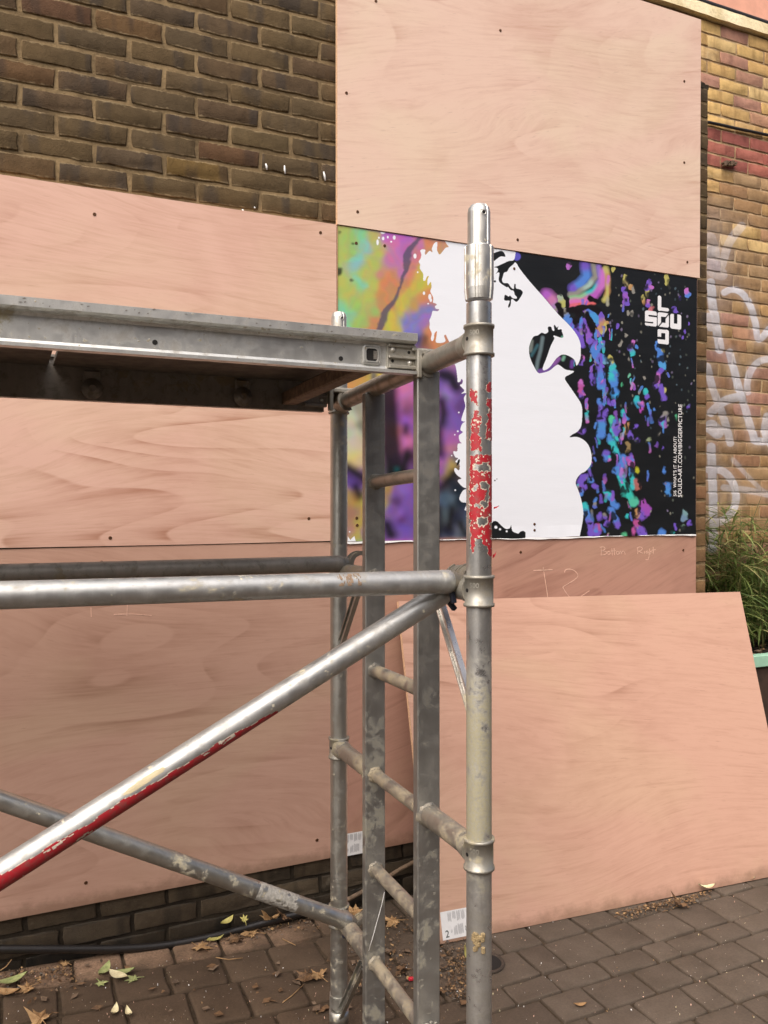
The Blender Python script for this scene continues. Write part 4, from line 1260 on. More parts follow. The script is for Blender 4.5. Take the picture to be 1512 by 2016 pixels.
def board(name, u0, u1, z0, z1, mat, label, th=0.018, yfront=0.0, screws=(), bow=0.0, cat='plywood board'):
    t = thing(name, ((u0 + u1) / 2, yfront, z0), label, cat)
    n = 24
    vv, ff, mi = [], [], []
    m = MB()
    for i in range(n + 1):
        x = u0 + (u1 - u0) * i / n
        e = bow * math.sin(math.pi * i / n * 2.0 + 0.4)
        vv += [(x, yfront - max(0, e) * 0.8, z0 + e * 0.35), (x, yfront, z1), (x, yfront + th, z1), (x, yfront + th, z0)]
    for i in range(n):
        a = i * 4
        m.add([vv[a], vv[a + 4], vv[a + 5], vv[a + 1]], [(0, 1, 2, 3)], False, 0)
        m.add([vv[a + 1], vv[a + 5], vv[a + 6], vv[a + 2]], [(0, 1, 2, 3)], False, 1)
        m.add([vv[a + 3], vv[a + 2], vv[a + 6], vv[a + 7]], [(0, 1, 2, 3)], False, 0)
        m.add([vv[a], vv[a + 3], vv[a + 7], vv[a + 4]], [(0, 1, 2, 3)], False, 1)
    m.add(vv[:4], [(0, 1, 2, 3)], False, 1)
    m.add(vv[-4:], [(0, 1, 2, 3)], False, 1)
    m.build('sheet', [M[mat], M['ply_edge']], t)
    for (x, y) in screws:
        p = on_wall(x, y, yfront)
        inst('screw', SCREW, t, (p.x, yfront, p.z), (0, random.uniform(0, 3), 0))
    return t

UL, JZ = 1.1655, 1.444
b_ul = board('plywood_board', UL - 1.83, UL - 0.002, JZ + 0.0015, 2.661, 'ply_ul', 'salmon plywood board screwed to the wall left of the printed face, above the scaffold platform', screws=((186, 422), (631, 458), (608, 1021), (217, 1059)), bow=0.004)
b_ll = board('plywood_board', UL - 1.83, UL - 0.002, 0.218, JZ - 0.003, 'ply_ll', 'brownish plywood board at the foot of the wall, behind the crossing scaffold braces', yfront=0.003,
             screws=((200, 1107), (623, 1099), (628, 1336), (624, 1654), (169, 1738)))
b_top = board('plywood_board', PU0 - 0.003, 3.016, 2.661, 3.883, 'ply_top', 'pale plywood board highest on the wall, above the printed face', yfront=-0.006,
              screws=((740, 2), (985, 60), (1347, 160), (682, 183), (1347, 320), (704, 417), (1019, 472), (1353, 516)))
b_lr = board('plywood_board', PU0, 3.010, 0.218, 1.4405, 'ply_lr', 'brownish plywood board below the printed face with chalk writing on it', yfront=0.003,
             screws=((1025, 1087), (1345, 1083), (636, 1334)))
b_pr = board('printed_board', PU0, 3.006, JZ - 0.002, 2.659, 'ply_print', 'printed board of a white face in profile with colourful marbled swirls on black', cat='poster', yfront=0.0)
m = MB()                                               # the printed sheet, a slight ripple along its lower lip
n = 60
vv = []
for i in range(n + 1):
    x = PU0 + (PU1 - PU0) * i / n
    rp = 0.0016 * math.sin(i * 0.9) + 0.0012 * math.sin(i * 0.37)
    for (zz_, y) in ((PZ1, -0.0012), (PZ1 - 0.1, -0.0012), (PZ0 + 0.05, -0.0012), (PZ0 - 0.002 + rp, -0.0022 - abs(rp))):
        vv.append((x, y, zz_))
for i in range(n):
    for q in range(3):
        a = i * 4 + q
        m.add([vv[a], vv[a + 1], vv[a + 5], vv[a + 4]], [(0, 1, 2, 3)], True)
m.build('print_sheet', M['print'], b_pr)
m = MB()                                               # white paper edge curling out below the print
vv = []
for i in range(n + 1):
    x = PU0 + 0.02 + (PU1 - PU0 - 0.02) * i / n
    g_ = 0.004 + 0.0035 * math.sin(i * 0.21 + 1) + 0.0015 * math.sin(i * 1.3)
    vv += [(x, -0.0026, PZ0 - 0.0015), (x, -0.004, PZ0 - 0.002 - max(0.001, g_))]
for i in range(n):
    a = i * 2
    m.add([vv[a], vv[a + 1], vv[a + 3], vv[a + 2]], [(0, 1, 2, 3)], True)
m.build('paper_lip', M['paper'], b_pr)
for (x, y) in ((701, 479), (757, 484), (1012, 529), (702, 1020), (703, 1034), (1052, 1032), (1052, 1044), (1362, 1055)):
    p = on_wall(x, y, 0)
    inst('screw', SCREW, b_pr, (p.x, -0.0012, p.z))

def text_mesh(body, size, spacing=1.0):
    cu = bpy.data.curves.new('lettering', 'FONT')
    cu.body = body
    cu.size = size
    cu.space_character = spacing
    cu.fill_mode = 'FRONT'
    cu.offset = 0.012 * size
    ob = bpy.data.objects.new('lettering_tmp', cu)
    COL.objects.link(ob)
    dg = bpy.context.evaluated_depsgraph_get()
    dg.update()
    me = bpy.data.meshes.new_from_object(ob.evaluated_get(dg))
    v = [tuple(q.co) for q in me.vertices]
    f = [tuple(q.vertices) for q in me.polygons]
    bpy.data.objects.remove(ob)
    bpy.data.meshes.remove(me)
    return v, f

def lettering(parent, body, p_lo, p_hi, cap, y, mat, name='lettering'):
    """text running upwards from p_lo to p_hi (photo points on the board), letter tops towards the left"""
    a, b = on_wall(*p_lo), on_wall(*p_hi)
    v, f = text_mesh(body, 1.0, 1.05)
    xs_ = [q[0] for q in v]; ys_ = [q[1] for q in v]
    L = max(xs_) - min(xs_)
    s = (b.z - a.z) / L
    sy_ = cap / 0.7
    m = MB()
    m.add([(a.x - q[1] * sy_, y, a.z + (q[0] - min(xs_)) * s) for q in v], f)
    return m.build(name, M[mat], parent)
lettering(b_pr, "SOULD-ART.COM/BIGGERPICTURE", (1341.5, 978.5), (1341.5, 796), 0.0235, -0.0017, 'paper')
lettering(b_pr, "5/6  WHAT'S IT ALL ABOUT?", (1331, 977), (1331, 860), 0.0185, -0.0017, 'paper')

# chalk writing
def chalk(parent, strokes, y, r=0.0016):
    m = MB()
    for st in strokes:
        P3 = [on_wall(p[0], p[1], y) for p in (smooth_pts(st, False, 4) if len(st) > 2 else st)]
        for a, b in zip(P3[:-1], P3[1:]):
            if (b - a).length < 1e-5: continue
            m.beam(a, b + (b - a) * 0.15, r * 2 * random.uniform(.7, 1.2), 0.0004, (0, 1, 0))
    return tag(m.build('chalk_mark', M['chalk'], parent), None, None, None, 'stuff')
h = lambda x, y: (1020 + x * 0.2513, 1040 + y * 0.2513)
H_ = lambda *pts: [h(*p) for p in pts]
chalk(b_lr, [H_((650, 148), (652, 180), (650, 212)), H_((640, 150), (668, 146), (682, 158), (672, 172), (652, 178)), H_((652, 178), (688, 182), (690, 200), (672, 208), (648, 210)),
             H_((706, 182), (698, 196), (710, 206), (722, 196), (716, 182), (706, 182)), H_((734, 158), (738, 206)), H_((726, 180), (760, 176)), H_((752, 156), (756, 204)), H_((768, 190), (776, 204), (790, 200), (788, 184), (774, 182), (768, 190)),
             H_((798, 204), (798, 180), (808, 186), (812, 202)), H_((812, 190), (824, 178), (836, 192), (838, 206)),
             H_((936, 152), (938, 190), (934, 200)), H_((930, 154), (956, 146), (974, 158), (962, 174), (942, 180)), H_((946, 180), (968, 192), (980, 196)), H_((990, 180), (990, 196)), H_((1016, 178), (1002, 184), (1008, 196), (1024, 186), (1026, 220), (1018, 244), (1000, 246)), H_((1030, 160), (1034, 200)), H_((1034, 186), (1046, 178), (1050, 196)), H_((1058, 146), (1060, 194)), H_((1048, 172), (1074, 168))], 0.0024)
chalk(b_lr, [H_((120, 330), (200, 328), (268, 324)), H_((196, 304), (208, 380), (222, 470), (234, 552)), H_((364, 346), (372, 326), (402, 320), (440, 332), (466, 360), (464, 384), (432, 410), (390, 436), (350, 460)), H_((350, 460), (372, 500), (402, 536), (430, 552), (470, 546), (516, 518), (558, 490))], 0.0024, 0.0019)
chalk(b_ll, [[(179, 1196), (179.5, 1212)], [(251, 1190), (250, 1210)], [(224, 1210), (260, 1209), (298, 1212)]], 0.0024, 0.0016)

def label_sheet(parent, o, ex, ez, nrm, wd, ht, red=True):
    """paper product label: o = lower-left corner, ex/ez unit axes on the sheet, small print runs up the sheet"""
    m = MB()
    q = lambda x, z, d=0.0006: o + ex * x + ez * z + nrm * d
    m.add([q(0, 0), q(wd, 0), q(wd, ht), q(0, ht)], [(0, 1, 2, 3)])
    lab = m.build('paper_label', M['paper'], parent)
    m = MB()
    r = random.Random(5)
    for (x0, x1, z0, z1) in ((0.028, 0.042, 0.60, 0.97), (0.046, 0.060, 0.66, 0.97), (0.064, 0.078, 0.60, 0.97), (0.082, 0.095, 0.62, 0.97), (0.035, 0.042, 0.2, 0.36), (0.048, 0.062, 0.1, 0.45), (0.065, 0.086, 0.12, 0.5)):
        x = x0
        while x < x1 and x < wd - .012:
            m.add([q(x, ht * (z0 + r.uniform(0, .1)), .001), q(x + .0016, ht * z0, .001), q(x + .0016, ht * z1, .001), q(x, ht * (z1 - r.uniform(0, .12)), .001)], [(0, 1, 2, 3)])
            x += .0036
    tag(m.build('small_print', M['ink'], lab), None, None, None, 'stuff')
    if red:
        m = MB()
        x0 = 0.108
        m.add([q(x0, ht * .32, .001), q(wd - .006, ht * .32, .001), q(wd - .006, ht * .96, .001), q(x0, ht * .96, .001)], [(0, 1, 2, 3)])
        m.build('red_panel', M['ink_red'], lab)
        m = MB()
        v, f = text_mesh('CE', 0.016)
        m.add([q(0.104 - p[1], ht * .30 + p[0] - .012, .0011) for p in v], f)
        tag(m.build('lettering', M['ink_dark'], lab), None, None, None, 'stuff')
        m = MB()
        v, f = text_mesh('2', 0.034)
        m.add([q(0.012 + p[0] * .9, ht * .08 + p[1], .0011) for p in v], f)
        m.build('lettering', M['ink_dark'], lab)
    return lab

p0 = on_wall(683, 1686, 0.0); p1 = on_wall(683, 1642, 0.0)
label_sheet(b_lr, Vector((PU0 + 0.004, 0.0026, p0.z + .0)), Vector((1, 0, 0)), Vector((0, 0, 1)), Vector((0, -1, 0)), 0.15, p1.z - p0.z, False)

# ---- the board leaning against the wall
B0, B1 = on_ground(853, 1862, 0.004), on_ground(1512, 1727, 0.004)
T0, T1 = on_wall(781, 1184, -0.03), on_wall(1457, 1165, -0.03)
ex = (B1 - B0).normalized()
L_lean = 1.83
cB = B0
up_l = (T0 - B0)
up_l = (up_l - ex * up_l.dot(ex)).normalized()
# right top corner decides the length
nrm = ex.cross(up_l).normalized()
if nrm.y > 0: nrm = -nrm
def lean_hit(x, y):
    d = ray(x, y)
    t_ = (B0 - CAM).dot(nrm) / d.dot(nrm)
    return CAM + d * t_
T1 = lean_hit(1457, 1165)
L_lean = (T1 - B0).dot(ex)
lean = thing('plywood_board', B0 + ex * L_lean / 2, 'salmon plywood board standing on the paving and leaning against the wall', 'plywood board')
skew = (T0 - B0).dot(ex)
m = MB()
c8 = []
h0, h1 = (T0 - B0).dot(up_l), (T1 - B0).dot(up_l)
for d in (0, -0.018):
    c8 += [B0 + nrm * d, B0 + ex * L_lean + nrm * d, B0 + ex * L_lean + up_l * h1 + nrm * d, B0 + up_l * h0 + nrm * d]
m.add([c8[0], c8[1], c8[2], c8[3]], [(0, 1, 2, 3)], False, 0)
m.add([c8[4], c8[5], c8[6], c8[7]], [(3, 2, 1, 0)], False, 0)
for a, b in ((0, 1), (1, 2), (2, 3), (3, 0)):
    m.add([c8[a], c8[b], c8[b + 4], c8[a + 4]], [(0, 1, 2, 3)], False, 1)
m.build('sheet', [M['ply_lean'], M['ply_edge']], lean)
def lean_hit(x, y):
    d = ray(x, y)
    t_ = (B0 - CAM).dot(nrm) / d.dot(nrm)
    return CAM + d * t_
q0 = lean_hit(872, 1852); q1 = lean_hit(867, 1796)
ht = (q1 - q0).dot(up_l)
o_ = B0 + ex * ((q0 - B0).dot(ex)) + up_l * ((q0 - B0).dot(up_l))
label_sheet(lean, o_, ex, up_l, nrm, 0.19, ht, True)

# ================================================================== SCAFFOLD
F0, Bk0, TV = Vector((.855, -1.570, 0)), Vector((.897, -.6975, 0)), Vector((.0054, .0122, 1))
def P(a, z, du=0.0):
    p = F0 + (Bk0 - F0) * a + TV * (z - .03 * a)
    return p + Vector((du, 0, 0))
FD = (P(1, 1) - P(0, 1)).normalized()                  # across the tower
LD = Vector((-0.9988, 0.048, 0.0))                     # along the tower, leftwards
TVn = TV.normalized()

def wrap(parent, name, mat, p0, axis, r, s0, s1, ns, th0, th1, nth, ref, mask):
    """ragged patch stuck round a tube: kept cells of a grid over length x angle"""
    axis = axis.normalized()
    e1 = (ref - axis * ref.dot(axis)).normalized()
    e2 = axis.cross(e1)
    S, T = np.meshgrid(s0 + (s1 - s0) * (np.arange(ns) + .5) / ns, th0 + (th1 - th0) * (np.arange(nth) + .5) / nth, indexing='ij')
    keep = mask(S, T)
    vid, v, f = {}, [], []
    def vert(i, j):
        if (i, j) not in vid:
            t_ = th0 + (th1 - th0) * j / nth
            vid[(i, j)] = len(v)
            v.append(p0 + axis * (s0 + (s1 - s0) * i / ns) + (e1 * math.cos(t_) + e2 * math.sin(t_)) * r)
        return vid[(i, j)]
    for i, j in zip(*np.nonzero(keep)):
        f.append((vert(i, j), vert(i + 1, j), vert(i + 1, j + 1), vert(i, j + 1)))
    if not f:
        return None
    m = MB()
    m.add(v, f, True)
    return tag(m.build(name, M[mat], parent), None, None, None, 'stuff')

def upright(parent, a, mat, top=2.105, num=True):
    up_ = MB()
    up_.lathe(P(a, 0.16), TV, [(0, .0254), (top - 0.11 - 0.16, .0254)], 40)
    u = up_.build('upright', M[mat], parent)
    # fluted sleeve and spigot
    fl = lambda a_, d: 1.03 - (0.085 if math.cos(a_ * 6 + 1.1) > 0.86 else 0.0) - .012 * math.cos(a_ * 6 + 1.1)
    m = MB()
    m.lathe(P(a, top - 0.083), TV, [(-0.02, .0262), (-0.012, .0272), (0, .0282), (0.002, .0284), (0.084, .0284), (0.086, .0272)], 120, False, fl)
    m.build('sleeve', M['spigot'], u)
    m = MB()
    fl2 = lambda a_, d: 1.03 - (0.085 if math.cos(a_ * 5 + 0.4) > 0.86 else 0.0)
    m.lathe(P(a, top), TV, [(0, .0222), (0.072, .0222), (0.080, .0205), (0.086, .016), (0.0885, .008)], 120, False, fl2)
    m.build('spigot', M['spigot'], u)
    vdir = (CAM - P(a, 2.0)).normalized()
    vdir.z = 0
    sd = vdir.cross(Vector((0, 0, 1))).normalized()
    ca, sa = math.cos(R(24)), math.sin(R(24))
    dd = (vdir * ca - sd * sa).normalized()
    m = MB()
    c = P(a, top + 0.066) + dd * 0.0215
    m.lathe(c, dd, [(0, .0052), (.0022, .0052), (.0022, .0038), (-0.002, .0038)], 16)
    m.build('pin_ring', M['spigot'], u)
    m = MB()
    m.lathe(c, dd, [(0.0, .0037), (.0015, .0037)], 14)
    m.build('pin_hole', M['hole'], u)
    # cast collars where the cross tubes are welded in
    for z in (1.92, 1.42, .895, .395):
        m = MB()
        m.lathe(P(a, z), TV, [(-.031, .0266), (-.031, .0312), (-.0255, .0312), (-.0245, .0288), (.0245, .0288), (.0255, .0312), (.031, .0312), (.031, .0266)], 40)
        m.lathe(P(a, z), FD if a < .5 else -FD, [(.02, .0285), (.033, .0275), (.052, .0252), (.058, .0245)], 28)
        cst = m.build('collar', M['casting'], u)
        # raised size marking
        v, f = text_mesh('500', .0135)
        mm = MB()
        e1 = (vdir - TVn * vdir.dot(TVn)).normalized()
        e2 = TVn.cross(e1)
        vv = []
        for p_ in v:
            th = (p_[0] - .020) / .029
            vv.append(P(a, z + .008 + p_[1] * 1.0) + (e1 * math.cos(th) + e2 * math.sin(th)) * .0293)
        mm.add(vv, f)
        mm.build('lettering', M['casting'], cst)
        m = MB()
        hd = (e1 * math.cos(-.95) + e2 * math.sin(-.95))
        m.lathe(P(a, z + .002) + hd * .0275, hd, [(0, .004), (.0018, .004)], 12)
        m.build('rivet_hole', M['hole'], cst)
    # foot
    m = MB()
    m.lathe(P(a, 0.02), TV, [(0, .0175), (0.2, .0175)], 20)
    m.box(P(a, .002) - Vector((.07, .07, 0)), P(a, .002) + Vector((.07, .07, .008)))
    m.lathe(P(a, 0.125), TV, [(0, .03), (.035, .03)], 8)
    m.build('base_jack', M['alu_back'], u)
    return u

def strut(parent, pa, pb, mat):
    a, b = Vector(pa), Vector(pb)
    d = (b - a).normalized()
    side = Vector((-1, 0, 0))
    side = (side - d * side.x * -1 * -1).normalized() if False else (Vector((-1, 0, 0)) - d * Vector((-1, 0, 0)).dot(d)).normalized()
    y_ = d.cross(side)
    pr_ = [(-.003, -.013), (.010, -.013), (.010, -.0095), (.0015, -.0095), (.0015, -.003), (.006, -.003), (.006, .003), (.0015, .003), (.0015, .0095), (.010, .0095), (.010, .013), (-.003, .013)]
    m = MB()
    m.extrude(pr_, a, b, side, y_)
    return m.build('gusset_strut', M[mat], parent)

def make_frame():
    t = thing('scaffold_ladder', (P(0.5, 0).x, P(0.5, 0).y, 0), 'grey aluminium scaffold end frame with ladder rungs standing in front of the boards', 'scaffold', 'scaffold end frames')
    uf = upright(t, 0, 'alu_front')
    ub = upright(t, 1, 'alu_back')
    ra, rb = .287, .67
    for (z) in (1.92, 1.42, .895, .395):
        m = MB()
        if z > 1.9:
            m.tube(P(.05, z), P(.95, z), .0236, 32)
        else:
            m.tube(P(.05, z), P(ra - .012, z), .0236, 32)
            m.build('transom', M['alu_rung'], t)
            m = MB()
            m.tube(P(rb + .012, z), P(.95, z), .0236, 32)
        m.build('transom', M['alu_rung'], t)
    for a in (ra, rb):
        m = MB()
        lo, hi = P(a, .05), P(a, 1.905)
        m.beam(lo, hi, .056, .026, FD, .0022)
        m.build('ladder_rail', M['alu_rail'], t)
    for z in (1.67, 1.42, 1.17, .895, .645, .395):
        m = MB()
        m.tube(P(ra + .012, z), P(rb - .012, z), .0165, 26)
        rg_ = m.build('ladder_rung', M['alu_rung'], t)
        m = MB()                                       # rough weld beads
        for (a, s) in ((rb - .0155, -1), (ra + .0155, 1)):
            r0 = random.Random(int(z * 100) + s)
            m.lathe(P(a, z), FD * s, [(-.006, .0235), (-.001, .0215), (.006, .0175)], 22, True, lambda q, d: 1 + .06 * math.sin(q * 7 + z * 9) + .04 * math.sin(q * 13))
        for (a, s) in ((ra - .0155, -1), (rb + .0155, 1)) if z in (1.42, .895, .395) else ():
            m.lathe(P(a, z), FD * s, [(-.006, .0305), (-.001, .0285), (.007, .0242)], 24, True, lambda q, d: 1 + .05 * math.sin(q * 6 + z * 5) + .04 * math.sin(q * 11))
        tag(m.build('weld', M['alu_rung'], rg_), None, None, None, 'stuff')
    strut(t, P(.22, 1.405, .0), P(.0, 1.145, .0), 'strut')
    strut(t, P(.78, 1.395), P(1.0, 1.175), 'alu_back')
    strut(t, P(.76, .35), P(1.0, .085), 'alu_back')
    strut(t, P(.22, .37), P(.0, .11), 'alu_back')
    m = MB()
    m.lathe(P(1, .075), TV, [(0, .0256), (0, .031), (.04, .031), (.04, .0256)], 8)
    m.build('strut_clamp', M['alu_back'], t)
    return t, uf, ub
frame, uf, ub = make_frame()

def copy_tree(o, parent=None):
    c = o.copy()
    COL.objects.link(c)
    c.parent = parent
    for ch in list(o.children):
        copy_tree(ch, c)
    return c
frame2 = copy_tree(frame)
frame2.location = frame.location + LD * 1.8
frame2['label'] = 'grey aluminium scaffold end frame at the far left end of the platform'

# ---- red tape torn along the near upright (zoom coordinates of the photograph, then angle and height)
VD = (CAM - P(0, 1.55)); VD.z = 0; VD.normalize()
def zt(x, y):
    return (880 + x * 0.1983, 740 + y * 0.1983)
tape_polys = [[(228, 140), (300, 168), (296, 240), (312, 312), (265, 272), (235, 266)], [(270, 350), (315, 360), (310, 400), (335, 410), (342, 480), (306, 590), (346, 640), (332, 700), (340, 760), (300, 745), (240, 752), (235, 700), (240, 600), (245, 480), (262, 400)],
              [(408, 72), (442, 72), (436, 170), (400, 182), (383, 130)], [(388, 240), (452, 240), (452, 655), (385, 640), (388, 500), (418, 430), (396, 400), (412, 330), (392, 300)], [(233, 800), (455, 785), (455, 1000), (240, 1000), (233, 900)], [(232, 940), (455, 940), (455, 1450), (440, 1530), (455, 1590), (300, 1610), (240, 1600), (226, 1300)],
              [(236, 1590), (300, 1600), (268, 1690), (272, 1750), (244, 1745)], [(335, 1600), (455, 1570), (460, 1700), (470, 1790), (425, 1845), (376, 1832), (412, 1790), (400, 1700), (350, 1650)]]
silver = [[(262, 885), (420, 880), (432, 950), (330, 955), (265, 940)], [(345, 860), (410, 870), (415, 930), (350, 920)], [(322, 1068), (350, 1048), (398, 1052), (412, 1090), (390, 1135), (340, 1130)], [(384, 1090), (414, 1090), (418, 1210), (395, 1270), (365, 1255), (388, 1190)], [(330, 1250), (380, 1232), (412, 1280), (390, 1318), (345, 1312)], [(268, 1275), (330, 1262), (330, 1310), (268, 1300)], [(300, 1400), (400, 1395), (410, 1470), (300, 1500)], [(262, 1090), (310, 1075), (300, 1150), (262, 1145)], [(420, 1460), (455, 1440), (455, 1540), (425, 1520)]]
SILV = [np.array(q, float) for q in silver]
def tape_grid(pad):
    def mask(s, th):
        a0, a1 = P(0, 0) - CAM, TV
        dep = a0.dot(FW) + s * a1.dot(FW)
        yp = CYP - FPX * (a0.dot(UP) + s * a1.dot(UP)) / dep
        xp = CXP + FPX * (a0.dot(RT) + s * a1.dot(RT)) / dep + np.sin(th) * FPX * .0254 / dep
        zx, zy = (xp - 880) / .1983, (yp - 740) / .1983
        zx = zx + 3.5 * np.sin(zy * .13) + 5 * np.sin(zy * .043 + zx * .05) + (vnoise(zx, zy, 22, 31, 2) - .5) * 16
        zy = zy + 5 * np.sin(zx * .13 + 1) + (vnoise(zx, zy, 22, 32, 2) - .5) * 16
        ins = np.zeros(zx.shape, bool)
        for (dx, dy) in ((0, 0),) if pad == 0 else ((-pad, 0), (pad, 0), (0, -pad), (0, pad), (0, 0)):
            for pl in tape_polys:
                ins |= poly_mask(zx + dx, zy + dy, pl)
        for pl_ in SILV:
            cc_ = pl_.mean(0)
            ins &= ~poly_mask(zx, zy, cc_ + (pl_ - cc_) * (1.0 if pad == 0 else .8))
        if pad == 0:
            ins &= vnoise(zx, zy, 26, 33, 3) < .70
        return ins
    return mask
for (nm, mt, pad, rr) in (('tape_backing', 'tape_edge', 3, .02575), ('red_tape', 'red_tape', 0, .02595)):
    wrap(uf, nm, mt, P(0, 0), TV, rr, 1.49, 1.87, 360, -1.45, 1.45, 70, VD, tape_grid(pad))
def curl(x, y, dx, dy, s):
    m = MB()
    c = P(0, 1.6)
    p = CAM + ray(x, y) * ((P(0, 1.5) - CAM).dot(FW))
    v = []
    for i in range(5):
        q = i / 4
        v += [p + RT * (dx * q) + UP * (dy * q * q) - FW * (.004 * q) , p + RT * (dx * q) + UP * (dy * q * q - s * (1 - .6 * q)) - FW * (.006 * math.sin(q * 3))]
    m.add(v, [(i * 2, i * 2 + 1, i * 2 + 3, i * 2 + 2) for i in range(4)], True)
    m.build('tape_curl', M['red_tape'], uf)
curl(972, 998, .010, .003, .004); curl(970, 1092, .007, .008, .007); curl(962, 1102, -.009, -.004, .006); curl(936, 772, .008, .007, .006)
# mortar lump and dried splashes stuck to the near upright
m = MB()
pz = P(0, .727)
for i in range(26):
    r0 = random.Random(i)
    th = r0.uniform(-.55, .35); dz_ = r0.uniform(-.017, .017)
    e1 = VD; e2 = TVn.cross(VD)
    c = pz + TVn * dz_ + (e1 * math.cos(th) + e2 * math.sin(th)) * .0252
    m.box(c - Vector((.004, .004, .004)), c + Vector((.004, .003, .005)), None, 0, .0015)
m.build('plaster_lump', flat('yellow_plaster', srgb(146, 128, 94), .95, 0, .3, 200), uf)['kind'] = 'stuff'
m = MB()
for (a, z, du) in ((.287, .41, 0),):
    c = P(a, z) - FD * .014
    for i in range(30):
        r0 = random.Random(i + 50)
        q = c + Vector((r0.gauss(0, .008), -r0.uniform(0, .004), r0.gauss(0, .007)))
        m.box(q - Vector((.003,) * 3), q + Vector((.003,) * 3), None, 0, .001)
m.build('cement_lump', M['casting'], frame)['kind'] = 'stuff'

# ---- braces
def brace(label, p_end, p_far, ax_end, mat, r=.0237, far_claw=True):
    """tube brace with cast jaws that snap over the transoms; p_* are the jaw centres"""
    a, b = Vector(p_end), Vector(p_far)
    d = (b - a).normalized()
    t = thing('scaffold_brace', (a + b) / 2, label, 'scaffold brace', 'scaffold braces')
    m = MB()
    m.tube(a + d * .075, b - d * .075, r, 36)
    tb = m.build('tube', M[mat], t)
    for (c, s) in ((a, 1), (b, -1)):
        dd = d * s
        m = MB()
        m.lathe(c + dd * .052, dd, [(0, r * .9), (.004, r * 1.0), (.008, r * 1.03), (.024, r * 1.03), (.027, r * 1.0)], 32)
        m.build('end_sleeve', M[mat], tb)
        m = MB()
        m.lathe(c + dd * .03, dd, [(0, r * .62), (.014, r * .86), (.0225, r * .96)], 32)
        side = ax_end
        m.arc(c, side, dd, .0245, .0335, .034, R(-112), R(108), 22)
        for sg in (-1, 1):
            m.arc(c + side * sg * .017, side, dd, .0245, .0365, .006, R(-105), R(100), 20)
        k = m.build('jaw', M['jaw'], t)
        m = MB()
        e = side.cross(dd).normalized()
        if e.z > 0: e = -e
        m.beam(c + dd * .052 + e * .016, c + dd * .046 + e * .045, .011, .011, dd, .002)
        m.build('trigger', M['trigger'], k)
    return t, tb

tz = lambda a, z: P(a, z)
# front guard brace (horizontal)
a_ = P(.075, 1.425); far = on_wall(0, 1172, a_.y + 0.02)
d_ = (far - on_wall(880, 1145, a_.y)).normalized()
b1, b1t = brace('bright aluminium tube brace running level at chest height across the front, below the platform', on_wall(880, 1145, a_.y) - d_ * .062, on_wall(880, 1145, a_.y) + d_ * 1.70, FD, 'alu_tube')
# front diagonal
y_d = P(.12, 1.42).y
e0, e1_ = on_wall(840, 1188, y_d), on_wall(0, 1722, y_d - .012)
d_ = (e1_ - e0).normalized()
b2, b2t = brace('aluminium tube brace sloping down to the left across the front, red tape on its underside', e0 - d_ * .098, e0 + d_ * 1.93, FD, 'alu_tube')
# far diagonal
y_b = P(.905, .395).y
e0b, e1b = on_wall(640, 1799, y_b), on_wall(0, 1575, y_b + .01)
d2 = (e1b - e0b).normalized()
b3, b3t = brace('dull tube brace at the back, sloping down right to the foot of the far post', e0b - d2 * .135, e0b + d2 * 1.93, FD, 'alu_back')
# far level brace
y_h = P(.93, 1.42).y
e0h, e1h = on_wall(670, 1110, y_h), on_wall(0, 1129, y_h + .015)
d3 = (e1h - e0h).normalized()
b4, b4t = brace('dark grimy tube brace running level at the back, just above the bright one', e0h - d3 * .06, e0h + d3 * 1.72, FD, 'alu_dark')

def tube_mask(fn):
    return fn
# red tape on the underside of the front diagonal
ctr = (on_wall(0, 1722, y_d) - on_wall(840, 1188, y_d))
axis = d_
start = e0
vdn = (CAM - (e0 + d_ * .6)).normalized()
def red_mask(pad):
    def f(s, th):
        q = (s - .38) / .56
        lo = .92 - .82 * np.clip(q, 0.0001, 1) ** .45 + .06 * np.sin(s * 61) + .05 * np.sin(s * 143 + th * 3) + .10 * np.maximum(0, np.sin(s * 33 + 1)) - pad
        ok = (q >= 0) & (lo < th) & (th < 2.3)
        if pad == 0:
            ok &= vnoise(s * 400, th * 24, 9, 41, 3) < .74
        return ok
    return f
ax_up = axis.cross(vdn)
sgn = 1 if ax_up.z < 0 else -1
def red_wrap(pad, mt, nm, rr):
    f0 = red_mask(pad)
    wrap(b2t, nm, mt, start, axis, rr, .34, 1.6, 420, -2.4, 2.4, 60, vdn, lambda s, th: f0(s, th * sgn))
red_wrap(.03, 'tape_edge', 'tape_backing', .02395)
red_wrap(0, 'red_tape', 'red_tape', .0241)
s_c = (on_wall(275, 1527, y_d) - e0).dot(d_)
wrap(b2t, 'paint_smear', 'cream_paint', e0, d_, .0240, s_c - .05, s_c + .05, 60, -1.2, 1.2, 40, vdn,
     lambda s, th: ((s - s_c) / .045) ** 2 + ((th * sgn + .12) / .30) ** 2 + (vnoise(s * 900, th * 30 + 50, 12, 8) - .5) < .75)
